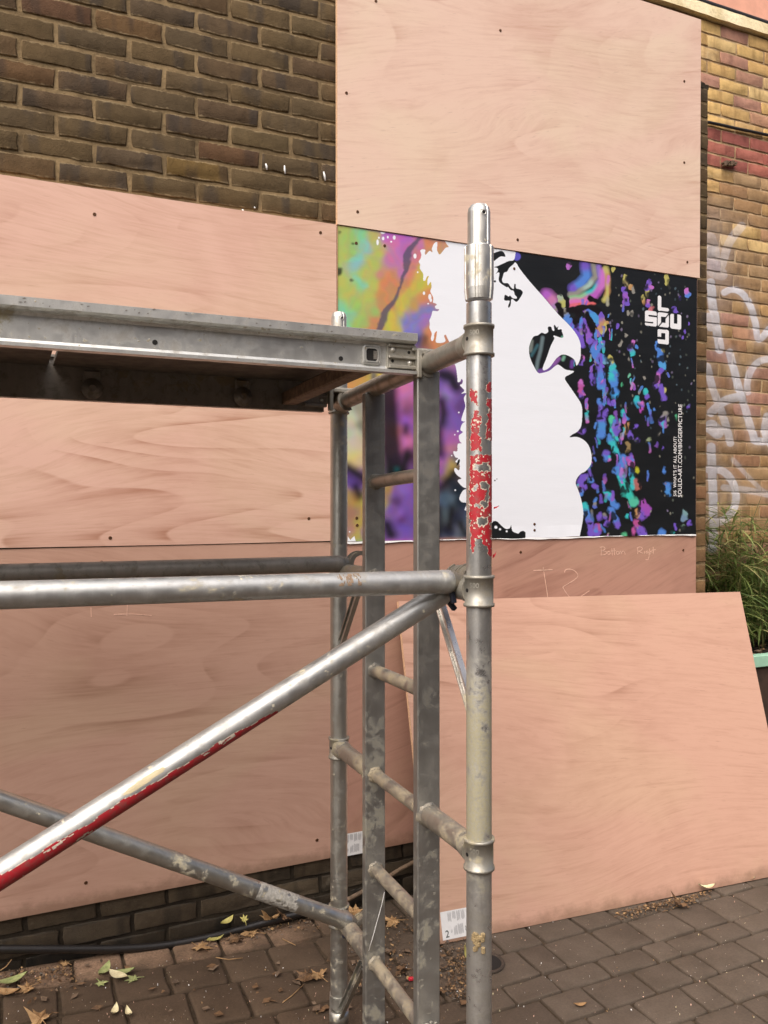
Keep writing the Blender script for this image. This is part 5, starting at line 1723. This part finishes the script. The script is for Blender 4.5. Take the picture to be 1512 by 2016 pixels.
# worn sticker on the far diagonal, brown residue on the front level brace
s_a = (on_wall(572, 1800, y_b) - e0b).dot(d2); s_b = (on_wall(505, 1750, y_b) - e0b).dot(d2)
v3 = (CAM - e0b).normalized()
wrap(b3t, 'worn_sticker', 'sticker_worn', e0b, d2, .02395, s_a, s_b, 60, -1.5, 1.5, 40, v3,
     lambda s, th: vnoise(s * 2000., th * 30. + 90, 16, 3) < .62)
s_a = (on_wall(706, 1140, a_.y) - on_wall(880, 1145, a_.y)).dot((far - on_wall(880, 1145, a_.y)).normalized()); 
dL = (far - on_wall(880, 1145, a_.y)).normalized()
v1 = (CAM - on_wall(690, 1140, a_.y)).normalized()
wrap(b1t, 'tape_residue', 'tape_brown', on_wall(880, 1145, a_.y), dL, .0240, s_a, s_a + .05, 60, -.1, 1.1, 40, v1,
     lambda s, th: (vnoise(s * 3000., th * 30. + 90, 9, 5) > .46) & (np.abs((s - s_a) % .0165 - .008) < .0072))

# ---- platform
plat = thing('scaffold_platform', (0.0, -1.03, 1.88), 'grey aluminium work platform resting across the scaffold, seen from just below', 'platform')
yF, yB = -1.318, -.722
U0, U1 = -1.05, 0.842
def beam_side(yf, sgn, name, mat, zt_, zb):
    """channel edge beam: top lip and bottom flange turned outwards (sgn = -1 faces the camera)"""
    s = sgn
    prof = [(0, zb), (s * .026, zb), (s * .026, zb + .007), (s * .008, zb + .010), (s * .0055, zb + .016), (s * .0055, zt_ - .030), (s * .009, zt_ - .024), (s * .022, zt_ - .022), (s * .030, zt_ - .018), (s * .030, zt_ - .001), (s * .027, zt_), (-s * .012, zt_), (-s * .012, zt_ - .006), (0, zt_ - .008)]
    m = MB()
    m.extrude(prof, (U0, yf, 0), (U1, yf, 0), Vector((0, 1, 0)), Vector((0, 0, 1)))
    return m.build(name, M[mat], plat)
ZT, ZB = 1.975, 1.884
fb = beam_side(yF + .026, -1, 'side_beam', 'alu_beam', ZT, ZB)
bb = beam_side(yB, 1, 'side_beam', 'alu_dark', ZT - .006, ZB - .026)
yw = yF + .026 - .0055                                  # outer face of the front web
# deck boards
for (x0, x1) in ((U0, .10), (.112, U1)):
    m = MB()
    m.box((x0, yF + .034, ZT - .034), (x1, yB - .004, ZT - .022))
    m.build('deck_board', M['deck_ply'], plat)
# cross members under the deck
for x in (-.62, .735):
    m = MB()
    m.beam((x, yF + .03, ZB + .022), (x, yB - .002, ZB + .006), .042, .036, (0, 0, 1), .004)
    m.build('cross_member', M['timber'] if x > .5 else M['alu_dark'], plat)
# straps on the inside of the far beam
for x in (.205, .60):
    m = MB()
    m.box((x - .022, yB - .012, ZB + .0), (x + .022, yB - .001, ZT - .04), None, 0, .004)
    m.lathe((x, yB - .010, ZB + .004), (0, -1, 0), [(0, .027), (.006, .026), (.007, .010), (.010, .009)], 20)
    m.build('strap', M['alu_dark'], plat)
# drilled holes in the front web
for (x, y) in ((305, 674), (671, 706)):
    p = on_wall(x, y, yw)
    m = MB()
    m.lathe((p.x, yw + .001, p.z), (0, -1, 0), [(0, .0052), (.0016, .0052)], 18)
    m.build('hole', M['hole'], fb)
# pressed square socket
p = on_wall(731, 699, yw)
m = MB()
o2, i2 = .0215, .0135
def sq(rr, y, n=5, c=.006):
    out = []
    for (cx, cz, a0) in ((rr - c, rr - c, 0), (-rr + c, rr - c, 90), (-rr + c, -rr + c, 180), (rr - c, -rr + c, 270)):
        for k in range(n):
            a = R(a0 + 90 * k / (n - 1))
            out.append((p.x + cx + c * math.cos(a), y, p.z + cz + c * math.sin(a)))
    return out
rings_ = [sq(.0225, yw + .0005), sq(.0215, yw - .004), sq(.0185, yw - .005), sq(.0175, yw - .003), sq(.0165, yw - .0055), sq(.0140, yw - .0055), sq(.0132, yw - .003)]
for a, b in zip(rings_[:-1], rings_[1:]):
    n_ = len(a)
    m.add(a + b, [(i, (i + 1) % n_, n_ + (i + 1) % n_, n_ + i) for i in range(n_)], False)
m.build('socket', M['alu_beam'], fb)
m = MB()
q_ = sq(.0133, yw - .0029)
m.add(q_, [tuple(range(len(q_)))])
m.build('socket_hole', M['hole'], fb)
m = MB()                                                # far wall of the square tube seen through the socket
m.box((p.x + .004, yw - .0034, p.z - .009), (p.x + .0125, yw - .0030, p.z + .0095))
m.build('socket_lining', M['alu_dark'], fb)
# riveted end casting and hook over the transom
def end_hook(yc, y_out, zt_, zb, mat):
    m = MB()
    x0, x1 = U1 - .066, U1 + .004
    H2 = zt_ - .024 - (zb + .012)
    zb_ = zb + .012
    m.box((x0, y_out - .004, zb_), (x1, y_out + .002, zb_ + H2), None, 0, .001)
    for (q0, q1, pr__) in ((.0, .14, .009), (.40, .52, .008), (.86, 1.0, .006)):
        m.box((x0 + .002, y_out - .004 - pr__, zb_ + H2 * q0), (x1, y_out - .0035, zb_ + H2 * q1), None, 0, .0015)
    c = m.build('end_casting', M['casting'] if mat == 'alu_beam' else M[mat], plat)
    for (dx, dz_, r_) in ((.014, .76, .0062), (.056, .27, .0062)):
        mm = MB()
        mm.lathe((x0 + dx, y_out - .004, zb_ + H2 * dz_), (0, -1, 0), [(0, r_), (.003, r_ * .85), (.0046, r_ * .4)], 14)
        mm.build('rivet', M['spigot'], c)
    for (dx, dz_) in ((.054, .70), (.013, .30)):
        mm = MB()
        mm.lathe((x0 + dx, y_out - .0035, zb_ + H2 * dz_), (0, -1, 0), [(0, .0036), (.0012, .0036)], 12)
        mm.build('hole', M['hole'], c)
    tc = P((yc + 1.5466) / .8725, 1.92)
    m = MB()
    m.arc(tc, FD, Vector((-1, 0, 0)), .0238, .0315, .046, R(-112), R(75), 22)
    m.box((x1 - .002, tc.y - .03, tc.z - .034), (x1 + .010, tc.y - .012, tc.z + .030), None, 0, .002)
    m.box((x1 + .0101, tc.y - .026, tc.z + .020), (tc.x + .012, tc.y - .0125, tc.z + .031), None, 0, .002)
    m.box((x1 - .01, tc.y - .022, tc.z + .026), (tc.x + .045, tc.y + .024, tc.z + .034), None, 0, .002)
    m.box((x1 - .006, tc.y + .017, tc.z - .01), (tc.x + .04, tc.y + .024, tc.z + .0275), None, 0, .0015)
    m.build('hook', M['casting'], c)
end_hook(yF + .03, yw, ZT, ZB, 'alu_beam')
end_hook(yB - .012, yB - .004, ZT - .006, ZB - .026, 'alu_dark')
# bits of dried grout along the lip
m = MB()
for i in range(46):
    x = random.uniform(-.2, .82)
    zq = ZT - random.uniform(.001, .016)
    sx_, sz_ = random.uniform(.001, .004), random.uniform(.0006, .002)
    m.add([(x - sx_, yF - .0046, zq), (x - sx_ * .2, yF - .0046, zq - sz_), (x + sx_, yF - .0046, zq + sz_ * .3), (x + sx_ * .1, yF - .0046, zq + sz_)], [(0, 1, 2, 3)])
tag(m.build('grout_speck', M['alu_dark'], fb), None, None, None, 'stuff')

# ================================================================== GROUND CLUTTER
hz = Vector((0, -.016, 0))
hose_pts = [on_wall(x, y, -.012) for x, y in ((-420, 1905), (-200, 1880), (-60, 1870), (60, 1869), (150, 1869), (240, 1868), (320, 1862), (400, 1848), (480, 1828), (560, 1806), (620, 1791), (662, 1780))]
hp = smooth_pts([tuple(p) for p in hose_pts], False, 5)
m = MB()
m.path([tuple(p) for p in hp], .0135, 14)
tag(m.build('hose', M['black_plastic'], None, hose_pts[5]), 'thick black hose lying along the foot of the wall', 'hose')
m = MB()
m.path([on_wall(x, y, -.02) for x, y in ((655, 1786), (690, 1768), (720, 1752), (760, 1729), (790, 1710), (813, 1698), (850, 1676), (880, 1660))], .0085, 8)
tag(m.build('branch', M['timber'], None, on_wall(720, 1752, -.02)), 'thin dark stick rising to the right behind the ladder rails', 'stick')

# drain cover beside the near post
dc = on_ground(956, 1896, .003)
dr = thing('drain_cover', dc, 'small round dark drain cover in the paving beside the near post', 'drain cover')
m = MB()
m.lathe(dc, (0, 0, 1), [(0, .066), (.005, .065), (.006, .056), (.002, .054)], 36)
m.build('rim', flat('drain_rim', srgb(62, 52, 43), .8, 0, .25, 80), dr)
m = MB()
m.lathe(dc, (0, 0, 1), [(.0, .054), (.0025, .054)], 36)
m.build('grate', M['hole'], dr)

# fallen leaves
def leaf_mat(name, c1, c2):
    t = NT(name)
    n_ = t.noise(t.pos(), 60, 4, .6)
    m_ = t.set(t.mix(t.ramp(n_, .3, .7), c1, c2), .7, 0, None, .3)
    return m_
M['leaf_tan'] = leaf_mat('dry_leaf_tan', srgb(178, 146, 104), srgb(140, 108, 72))
M['leaf_brown'] = leaf_mat('dry_leaf_brown', srgb(124, 96, 68), srgb(86, 66, 48))
M['leaf_green'] = leaf_mat('leaf_pale_green', srgb(160, 166, 112), srgb(128, 138, 86))
M['leaf_yellow'] = leaf_mat('leaf_yellow', srgb(196, 188, 118), srgb(170, 160, 90))
M['leaf_white'] = leaf_mat('leaf_bleached', srgb(226, 218, 180), srgb(200, 188, 146))
def maple(seed, s, lift):
    r = random.Random(seed)
    out = []
    lobes = [(-150, .42), (-95, .78), (-45, .92), (0, 1.0), (45, .92), (95, .78), (150, .42)]
    for i, (a, L) in enumerate(lobes):
        a += r.uniform(-6, 6)
        L *= r.uniform(.85, 1.1)
        out.append((a - 14, L * .62)); out.append((a - 7, L * .74)); out.append((a, L)); out.append((a + 7, L * .74)); out.append((a + 14, L * .60))
        if i < len(lobes) - 1:
            b = lobes[i + 1][0]
            out.append(((a + b) / 2, .46 * r.uniform(.9, 1.1)))
    v = [(0, 0, lift * .3)]
    f = []
    ph = r.uniform(0, 6)
    for (a, L) in out:
        x, y = L * s * math.sin(R(a)), L * s * math.cos(R(a))
        v.append((x, y, abs(lift * L * (.5 + .6 * math.sin(R(a) * 2 + ph) + .35 * math.sin(R(a) * 5 + ph * 2)))))
    n_ = len(out)
    f = [(0, i + 1, i + 2) for i in range(n_ - 1)] + [(0, n_, 1)]
    m = MB()
    m.add(v, f, False)
    m.path([(0, 0, lift * .3), (.05 * s, -.4 * s, .004), (.02 * s, -.95 * s, .003)], .0014, 5)
    return m
def oval(seed, s, lift, wr=.42):
    r = random.Random(seed)
    v, f = [], []
    n_ = 8
    for i in range(n_ + 1):
        q = i / n_
        wv_ = math.sin(math.pi * min(1, q * 1.02)) ** .8 * wr * s
        z = lift * (q - .5) ** 2 * 4 + .002
        v += [(-wv_, (q - .5) * 2 * s, z + lift * .5), ((0), (q - .5) * 2 * s, z), (wv_, (q - .5) * 2 * s, z + lift * .35)]
    for i in range(n_):
        a = i * 3
        f += [(a, a + 1, a + 4, a + 3), (a + 1, a + 2, a + 5, a + 4)]
    m = MB()
    m.add(v, f, True)
    return m
def leaf(x, y, kind, s, mat, lift, rz, label, seed, zoff=.004, tilt=(0, 0)):
    gp_ = on_ground(x, y, 0)
    for _ in range(3):
        gp_ = on_ground(x, y, gh(gp_.x) + zoff)
    if gp_.y > -0.03:
        gp_ = on_wall(x, y, -.03)
        gp_.z = max(gp_.z, gh(gp_.x) + zoff)
    m = maple(seed, s, lift) if kind == 'maple' else oval(seed, s, lift)
    o = m.build('fallen_leaf', M[mat])
    o.location = gp_
    o.rotation_euler = (R(tilt[0]), R(tilt[1]), R(rz))
    return tag(o, label, 'leaf', 'fallen leaves')
L_ = leaf
L_(393, 1867, 'maple', .052, 'leaf_tan', .022, 200, 'curled tan maple leaf left of the pale oval leaf under the hose', 1)
L_(425, 1848, 'oval', .04, 'leaf_yellow', .006, -68, 'pale yellow oval leaf lying just below the hose', 2, .006)
L_(466, 1850, 'maple', .05, 'leaf_brown', .024, 120, 'reddish brown folded leaf on the paving below the hose', 3)
L_(497, 1838, 'maple', .052, 'leaf_tan', .016, 60, 'flat tan leaf against the hose, right of the reddish brown leaf', 4)
L_(447, 1816, 'oval', .034, 'leaf_yellow', .008, -55, 'pale green-yellow leaf leaning on top of the hose', 5, .03)
L_(481, 1811, 'maple', .022, 'leaf_yellow', .006, 10, 'tiny lime yellow lobed leaf behind the hose', 6, .03, (50, 0))
L_(532, 1812, 'maple', .05, 'leaf_tan', .03, 170, 'tan leaf hanging over the hose under the sloping brace', 7, .03, (40, 0))
L_(557, 1806, 'maple', .04, 'leaf_brown', .025, 80, 'brown leaf wedged at the hose end under the sloping brace', 8, .02, (25, 0))
L_(605, 1925, 'maple', .06, 'leaf_brown', .035, 150, 'crumpled brown leaf with a long stalk on the paving left of the far post', 9)
L_(628, 1924, 'maple', .046, 'leaf_tan', .035, 20, 'crumpled tan leaf beside the brown one, close to the far post', 10, .012)
L_(205, 1914, 'oval', .04, 'leaf_green', .012, 150, 'pale green leaf at the left of the cluster of green leaves', 11)
L_(232, 1922, 'oval', .044, 'leaf_white', .008, 35, 'whitish green oval leaf in the middle of the green cluster', 12, .012)
L_(264, 1928, 'maple', .034, 'leaf_green', .008, 80, 'yellow-green leaf with a hole at the right of the green cluster', 13)
L_(198, 1935, 'maple', .03, 'leaf_green', .006, 200, 'small olive leaf below the left end of the green cluster', 14)
L_(243, 1916, 'oval', .038, 'leaf_green', .01, 80, 'green leaf lying behind the whitish one in the cluster', 15, .006)
L_(22, 1934, 'oval', .05, 'leaf_green', .014, 100, 'broad green leaf on the litter in the bottom left corner', 16, .012)
L_(56, 1946, 'maple', .044, 'leaf_tan', .012, 110, 'tan lobed leaf right of the broad green leaf in the corner', 17)
L_(14, 1957, 'oval', .045, 'leaf_tan', .014, 60, 'curled tan strip of leaf below the broad green leaf', 18)
L_(130, 1898, 'maple', .025, 'leaf_tan', .01, 40, 'small pale tan leaf at the edge of the paving under the hose', 19)
L_(80, 2010, 'maple', .055, 'leaf_tan', .03, 20, 'crumpled tan leaf cut by the bottom edge of the photo at left', 20)
L_(226, 1994, 'oval', .026, 'leaf_white', .012, -20, 'bleached curled petal, left of the pair on the paving', 21)
L_(253, 1998, 'oval', .024, 'leaf_white', .012, 5, 'bleached curled petal, right of the pair on the paving', 22)
L_(696, 1800, 'maple', .055, 'leaf_tan', .03, 10, 'large tan leaf seen between the far post and the ladder rail', 23, .02, (20, 0))
L_(775, 1815, 'maple', .06, 'leaf_tan', .018, 75, 'large tan leaf seen between the two ladder rails', 24)
L_(793, 1908, 'maple', .035, 'leaf_brown', .02, 140, 'small russet leaf between the lower parts of the ladder rails', 25)
L_(918, 1885, 'oval', .032, 'leaf_yellow', .02, 20, 'small bright yellow leaf under the leaning board, left of the near post', 26, .02, (40, 0))
L_(1338, 1782, 'maple', .05, 'leaf_brown', .03, 90, 'brown leaf standing against the foot of the leaning board', 27, .01, (30, 0))
L_(1392, 1749, 'oval', .036, 'leaf_white', .014, 70, 'pale leaf lodged on the lower edge of the leaning board', 28, .02)
L_(1476, 1732, 'oval', .022, 'leaf_white', .01, 60, 'small pale leaf by the right end of the leaning board', 29)
L_(1142, 1980, 'oval', .022, 'leaf_tan', .006, 70, 'little tan leaf scrap in a joint of the open paving at right', 30)
L_(690, 1742, 'oval', .03, 'leaf_green', .01, 70, 'green leaf by the foot of the wall behind the ladder', 31, .03) if False else None

def litter(name, n_, area, mats, smin, smax, label, seed):
    r = random.Random(seed)
    m = MB()
    k = 0
    while k < n_:
        x, y = area(r)
        gp_ = on_ground(x, y, 0)
        gp_ = on_ground(x, y, gh(gp_.x))
        if gp_.y > 0.0 or gp_.z < -1: 
            k += 1
            continue
        s = r.uniform(smin, smax)
        z = gh(gp_.x) + r.uniform(.003, .010)
        a = r.uniform(0, 6.3)
        ar = r.uniform(.25, 1)
        c, sn = math.cos(a), math.sin(a)
        P4 = [(-s, -s * ar * .6), (s * .2, -s * ar), (s, s * ar * .2), (-s * .1, s * ar)]
        m.add([(gp_.x + px * c - py * sn, gp_.y + px * sn + py * c, z + r.uniform(-.002, .006)) for px, py in P4], [(0, 1, 2, 3)], False, r.randrange(len(mats)))
        k += 1
    return tag(m.build(name, [M[q] for q in mats]), label, None, None, 'stuff')
def strip(x0, y0, x1, y1, w_):
    def f(r):
        q = r.random()
        return x0 + (x1 - x0) * q, y0 + (y1 - y0) * q + abs(r.gauss(0, w_))
    return f
def areas(*fs):
    def f(r):
        return r.choice(fs)(r)
    return f
box_ = lambda x0, y0, x1, y1: (lambda r: (r.uniform(x0, x1), r.uniform(y0, y1)))
litter('leaf_litter', 2400, areas(strip(400, 1845, 640, 1795, 14), strip(0, 1915, 150, 1905, 22), box_(690, 1790, 930, 1960), box_(880, 1870, 930, 1970), box_(690, 1800, 930, 1960), strip(1210, 1800, 1400, 1757, 6), strip(1230, 1795, 1380, 1762, 9)), ['leaf_brown', 'timber', 'leaf_brown', 'leaf_tan', 'deck_ply', 'timber'], .002, .0075, 'brown crumbs of dry leaf gathered along the wall and under the leaning board', 3)
litter('grit', 420, areas(box_(0, 1890, 690, 2016), box_(960, 1740, 1512, 2016), box_(690, 1800, 960, 2016)), ['white_paint', 'leaf_white', 'leaf_tan', 'chalk'], .001, .0026, 'pale grit and plaster crumbs scattered over the paving', 9)
litter('twig_scraps', 90, areas(box_(0, 1890, 690, 2016), box_(690, 1820, 930, 1980)), ['leaf_brown', 'timber'], .006, .02, 'dark scraps of twig and leaf on the paving', 12)
for i, (pp, lb) in enumerate((([(425, 1885), (450, 1889), (478, 1886)], 'thin straw-coloured stalk beside the curled tan leaf'), ([(556, 1974), (575, 1960), (598, 1938)], 'long bent leaf stalk pointing to the crumpled brown leaf'), ([(556, 1848), (582, 1861)], 'short pale stalk on the paving below the hose end'), ([(0, 1911), (12, 1903), (23, 1889)], 'dry grass blade sticking up at the left edge'))):
    m = MB()
    P3 = []
    for (x, y) in pp:
        q = on_ground(x, y, 0)
        q = on_ground(x, y, gh(q.x) + .006)
        if q.y > -.02: q = on_wall(x, y, -.03)
        P3.append(q)
    m.path(P3, .0016, 6)
    tag(m.build('stalk', M['leaf_tan'], None, P3[0]), lb, 'stalk', 'loose stalks')
q = on_ground(809, 1930, .006)
m = MB()
m.box(q - Vector((.008, .006, 0)), q + Vector((.009, .006, .010)), None, 0, .002)
tag(m.build('plastic_scrap', M['ink_red'], None, q), 'small bright red plastic scrap on the paving between the ladder rails', 'litter')
m = MB()
sp_ = P(.67, .84)
pts_ = [on_wall(x, y, P(.67, .7).y - .022) for x, y in ((757, 1756), (752, 1780), (743, 1812), (734, 1845), (726, 1872))]
m.path(pts_, .0009, 6)
tag(m.build('string', M['white_paint'], None, pts_[0]), 'thin white string hanging down the face of the far ladder rail', 'string')

# ================================================================== PLANTER AND BAMBOO
pl_y = .135
pb = thing('planter', (4.2, .35, 0), 'raised planter with a mint green rim, right of the leaning board', 'planter')
rim_z = on_wall(1505, 1288, pl_y).z
m = MB()
m.box((3.12, pl_y - .02, rim_z - .062), (5.6, pl_y + .03, rim_z), None, 0, .004)
m.box((3.12, pl_y + .031, rim_z - .062), (3.165, .574, rim_z - .001), None, 0, .004)
m.build('rim', flat('mint_paint', srgb(160, 204, 178), .55, 0, .06, 20), pb)
m = MB()
m.box((3.13, pl_y, -.05), (5.6, .57, rim_z - .063))
m.build('box', flat('dark_stained_timber', srgb(62, 46, 36), .8, 0, .3, 20), pb)
m = MB()
n_ = 40
vv = []
for i in range(n_ + 1):
    for j in range(8):
        vv.append((3.166 + 2.43 * i / n_, pl_y + .031 + .54 * j / 7 * .99, rim_z - .03 + random.uniform(-.012, .016)))
m.add(vv, [(i * 8 + j, i * 8 + 8 + j, i * 8 + 9 + j, i * 8 + 1 + j) for i in range(n_) for j in range(7)], False)
m.build('soil', flat('planter_soil', srgb(46, 38, 30), .95, 0, .5, 60), pb)
m = MB()
for i in range(260):
    x, y = random.uniform(3.3, 4.6), random.uniform(pl_y + .04, .55)
    s = random.uniform(.008, .025)
    a = random.uniform(0, 6)
    c, sn = math.cos(a) * s, math.sin(a) * s
    z = rim_z - .012 + random.uniform(0, .015)
    m.add([(x - c, y - sn, z), (x + sn * .4, y - c * .4, z + .006), (x + c, y + sn, z), (x - sn * .4, y + c * .4, z - .002)], [(0, 1, 2, 3)], False, random.randrange(2))
tag(m.build('leaf_litter', [M['leaf_brown'], M['timber']], pb), None, None, None, 'stuff')

def bleaf_mat():
    t = NT('bamboo_leaf')
    r = t.rnd()
    c = t.cr(r, [(0, srgb(74, 94, 46)), (.35, srgb(100, 120, 62)), (.65, srgb(130, 146, 80)), (.88, srgb(164, 170, 104)), (1, srgb(190, 180, 124))])
    m_ = t.set(c, .5, 0, None, .4)
    tr = t.n.new('ShaderNodeBsdfTranslucent')          # light comes through the thin blades
    t.L(c, tr.inputs[0])
    mx = t.n.new('ShaderNodeMixShader')
    mx.inputs[0].default_value = 0.4
    t.L(t.b.outputs[0], mx.inputs[1]); t.L(tr.outputs[0], mx.inputs[2])
    t.L(mx.outputs[0], t.n['Material Output'].inputs[0])
    return m_
M['bleaf'] = bleaf_mat()
M['bstem'] = flat('bamboo_stem', srgb(96, 92, 52), .6, 0, .3, 60)
bam = thing('bamboo_plant', (3.95, .38, rim_z - .02), 'green bamboo with narrow drooping leaves growing from the planter against the yellow brick wall', 'plant')
def bleaf(L, wd, bend, seed):
    r = random.Random(seed)
    m = MB()
    v, f = [], []
    n_ = 7
    for i in range(n_ + 1):
        q = i / n_
        ww = wd * math.sin(math.pi * (q ** .6) * .985 + .015) * .5
        x = L * (q - bend * q * q * .25)
        z = -bend * L * q * q * .55
        v += [(x, -ww, z + ww * .35), (x, 0, z), (x, ww, z + ww * .35)]
    for i in range(n_):
        a = i * 3
        f += [(a, a + 3, a + 4, a + 1), (a + 1, a + 4, a + 5, a + 2)]
    m.add(v, f, True)
    return m.mesh('leaf', M['bleaf'])
BL = [bleaf(random.uniform(.12, .2), random.uniform(.008, .013), random.uniform(.2, 1.1), i) for i in range(9)]
r = random.Random(21)
nl = 0
extra = MB()
tips = []
for s_ in range(60):
    bx, by = (r.uniform(3.48, 4.05) if s_ < 44 else r.uniform(4.05, 4.8)), r.uniform(.22, .52)
    zt_ = r.uniform(1.05, 1.60)
    lean_x, lean_y = r.uniform(-.16, .14), r.uniform(-.12, .06)
    base = Vector((bx, by, rim_z - .03))
    tip = Vector((max(3.47, bx + lean_x), min(.56, by + lean_y), zt_))
    pts3 = []
    for i in range(7):
        q = i / 6
        p_ = base.lerp(tip, q)
        p_.x += lean_x * .4 * (q * q - q)
        pts3.append(p_)
    mm = MB()
    mm.path(pts3, lambda q: .0034 * (1 - .7 * q), 6)
    mm.build('stem', M['bstem'], bam)
    for k in range(44):
        q = r.uniform(.22, 1)
        p_ = base.lerp(tip, q)
        az = r.uniform(0, 6.28)
        el = r.uniform(-.5, .5)
        if math.cos(az) < -.3 and p_.x < 3.62: az = math.pi - az
        rot = (r.uniform(-.6, .6), -el, az)
        if nl < 296 and k < 7 and s_ < 44:
            inst('leaf', BL[r.randrange(9)], bam, p_, rot, (1, 1, 1))
            nl += 1
        else:
            me = BL[r.randrange(9)]
            mt = Matrix.Translation(p_) @ Matrix.Rotation(az, 4, 'Z') @ Matrix.Rotation(-el, 4, 'Y')
            extra.add([mt @ v_.co for v_ in me.vertices], [tuple(pg.vertices) for pg in me.polygons], True)
for (pp) in ([(1478, 1035), (1486, 1012), (1495, 988), (1500, 975)], [(1500, 1078), (1506, 1050), (1514, 1030)]):
    mm = MB()
    mm.path([on_wall(x, y, .42) for x, y in pp], lambda q: .003 * (1 - .6 * q), 6)
    mm.build('stem', M['bstem'], bam)
tag(extra.build('foliage', M['bleaf'], bam), None, None, None, 'stuff')
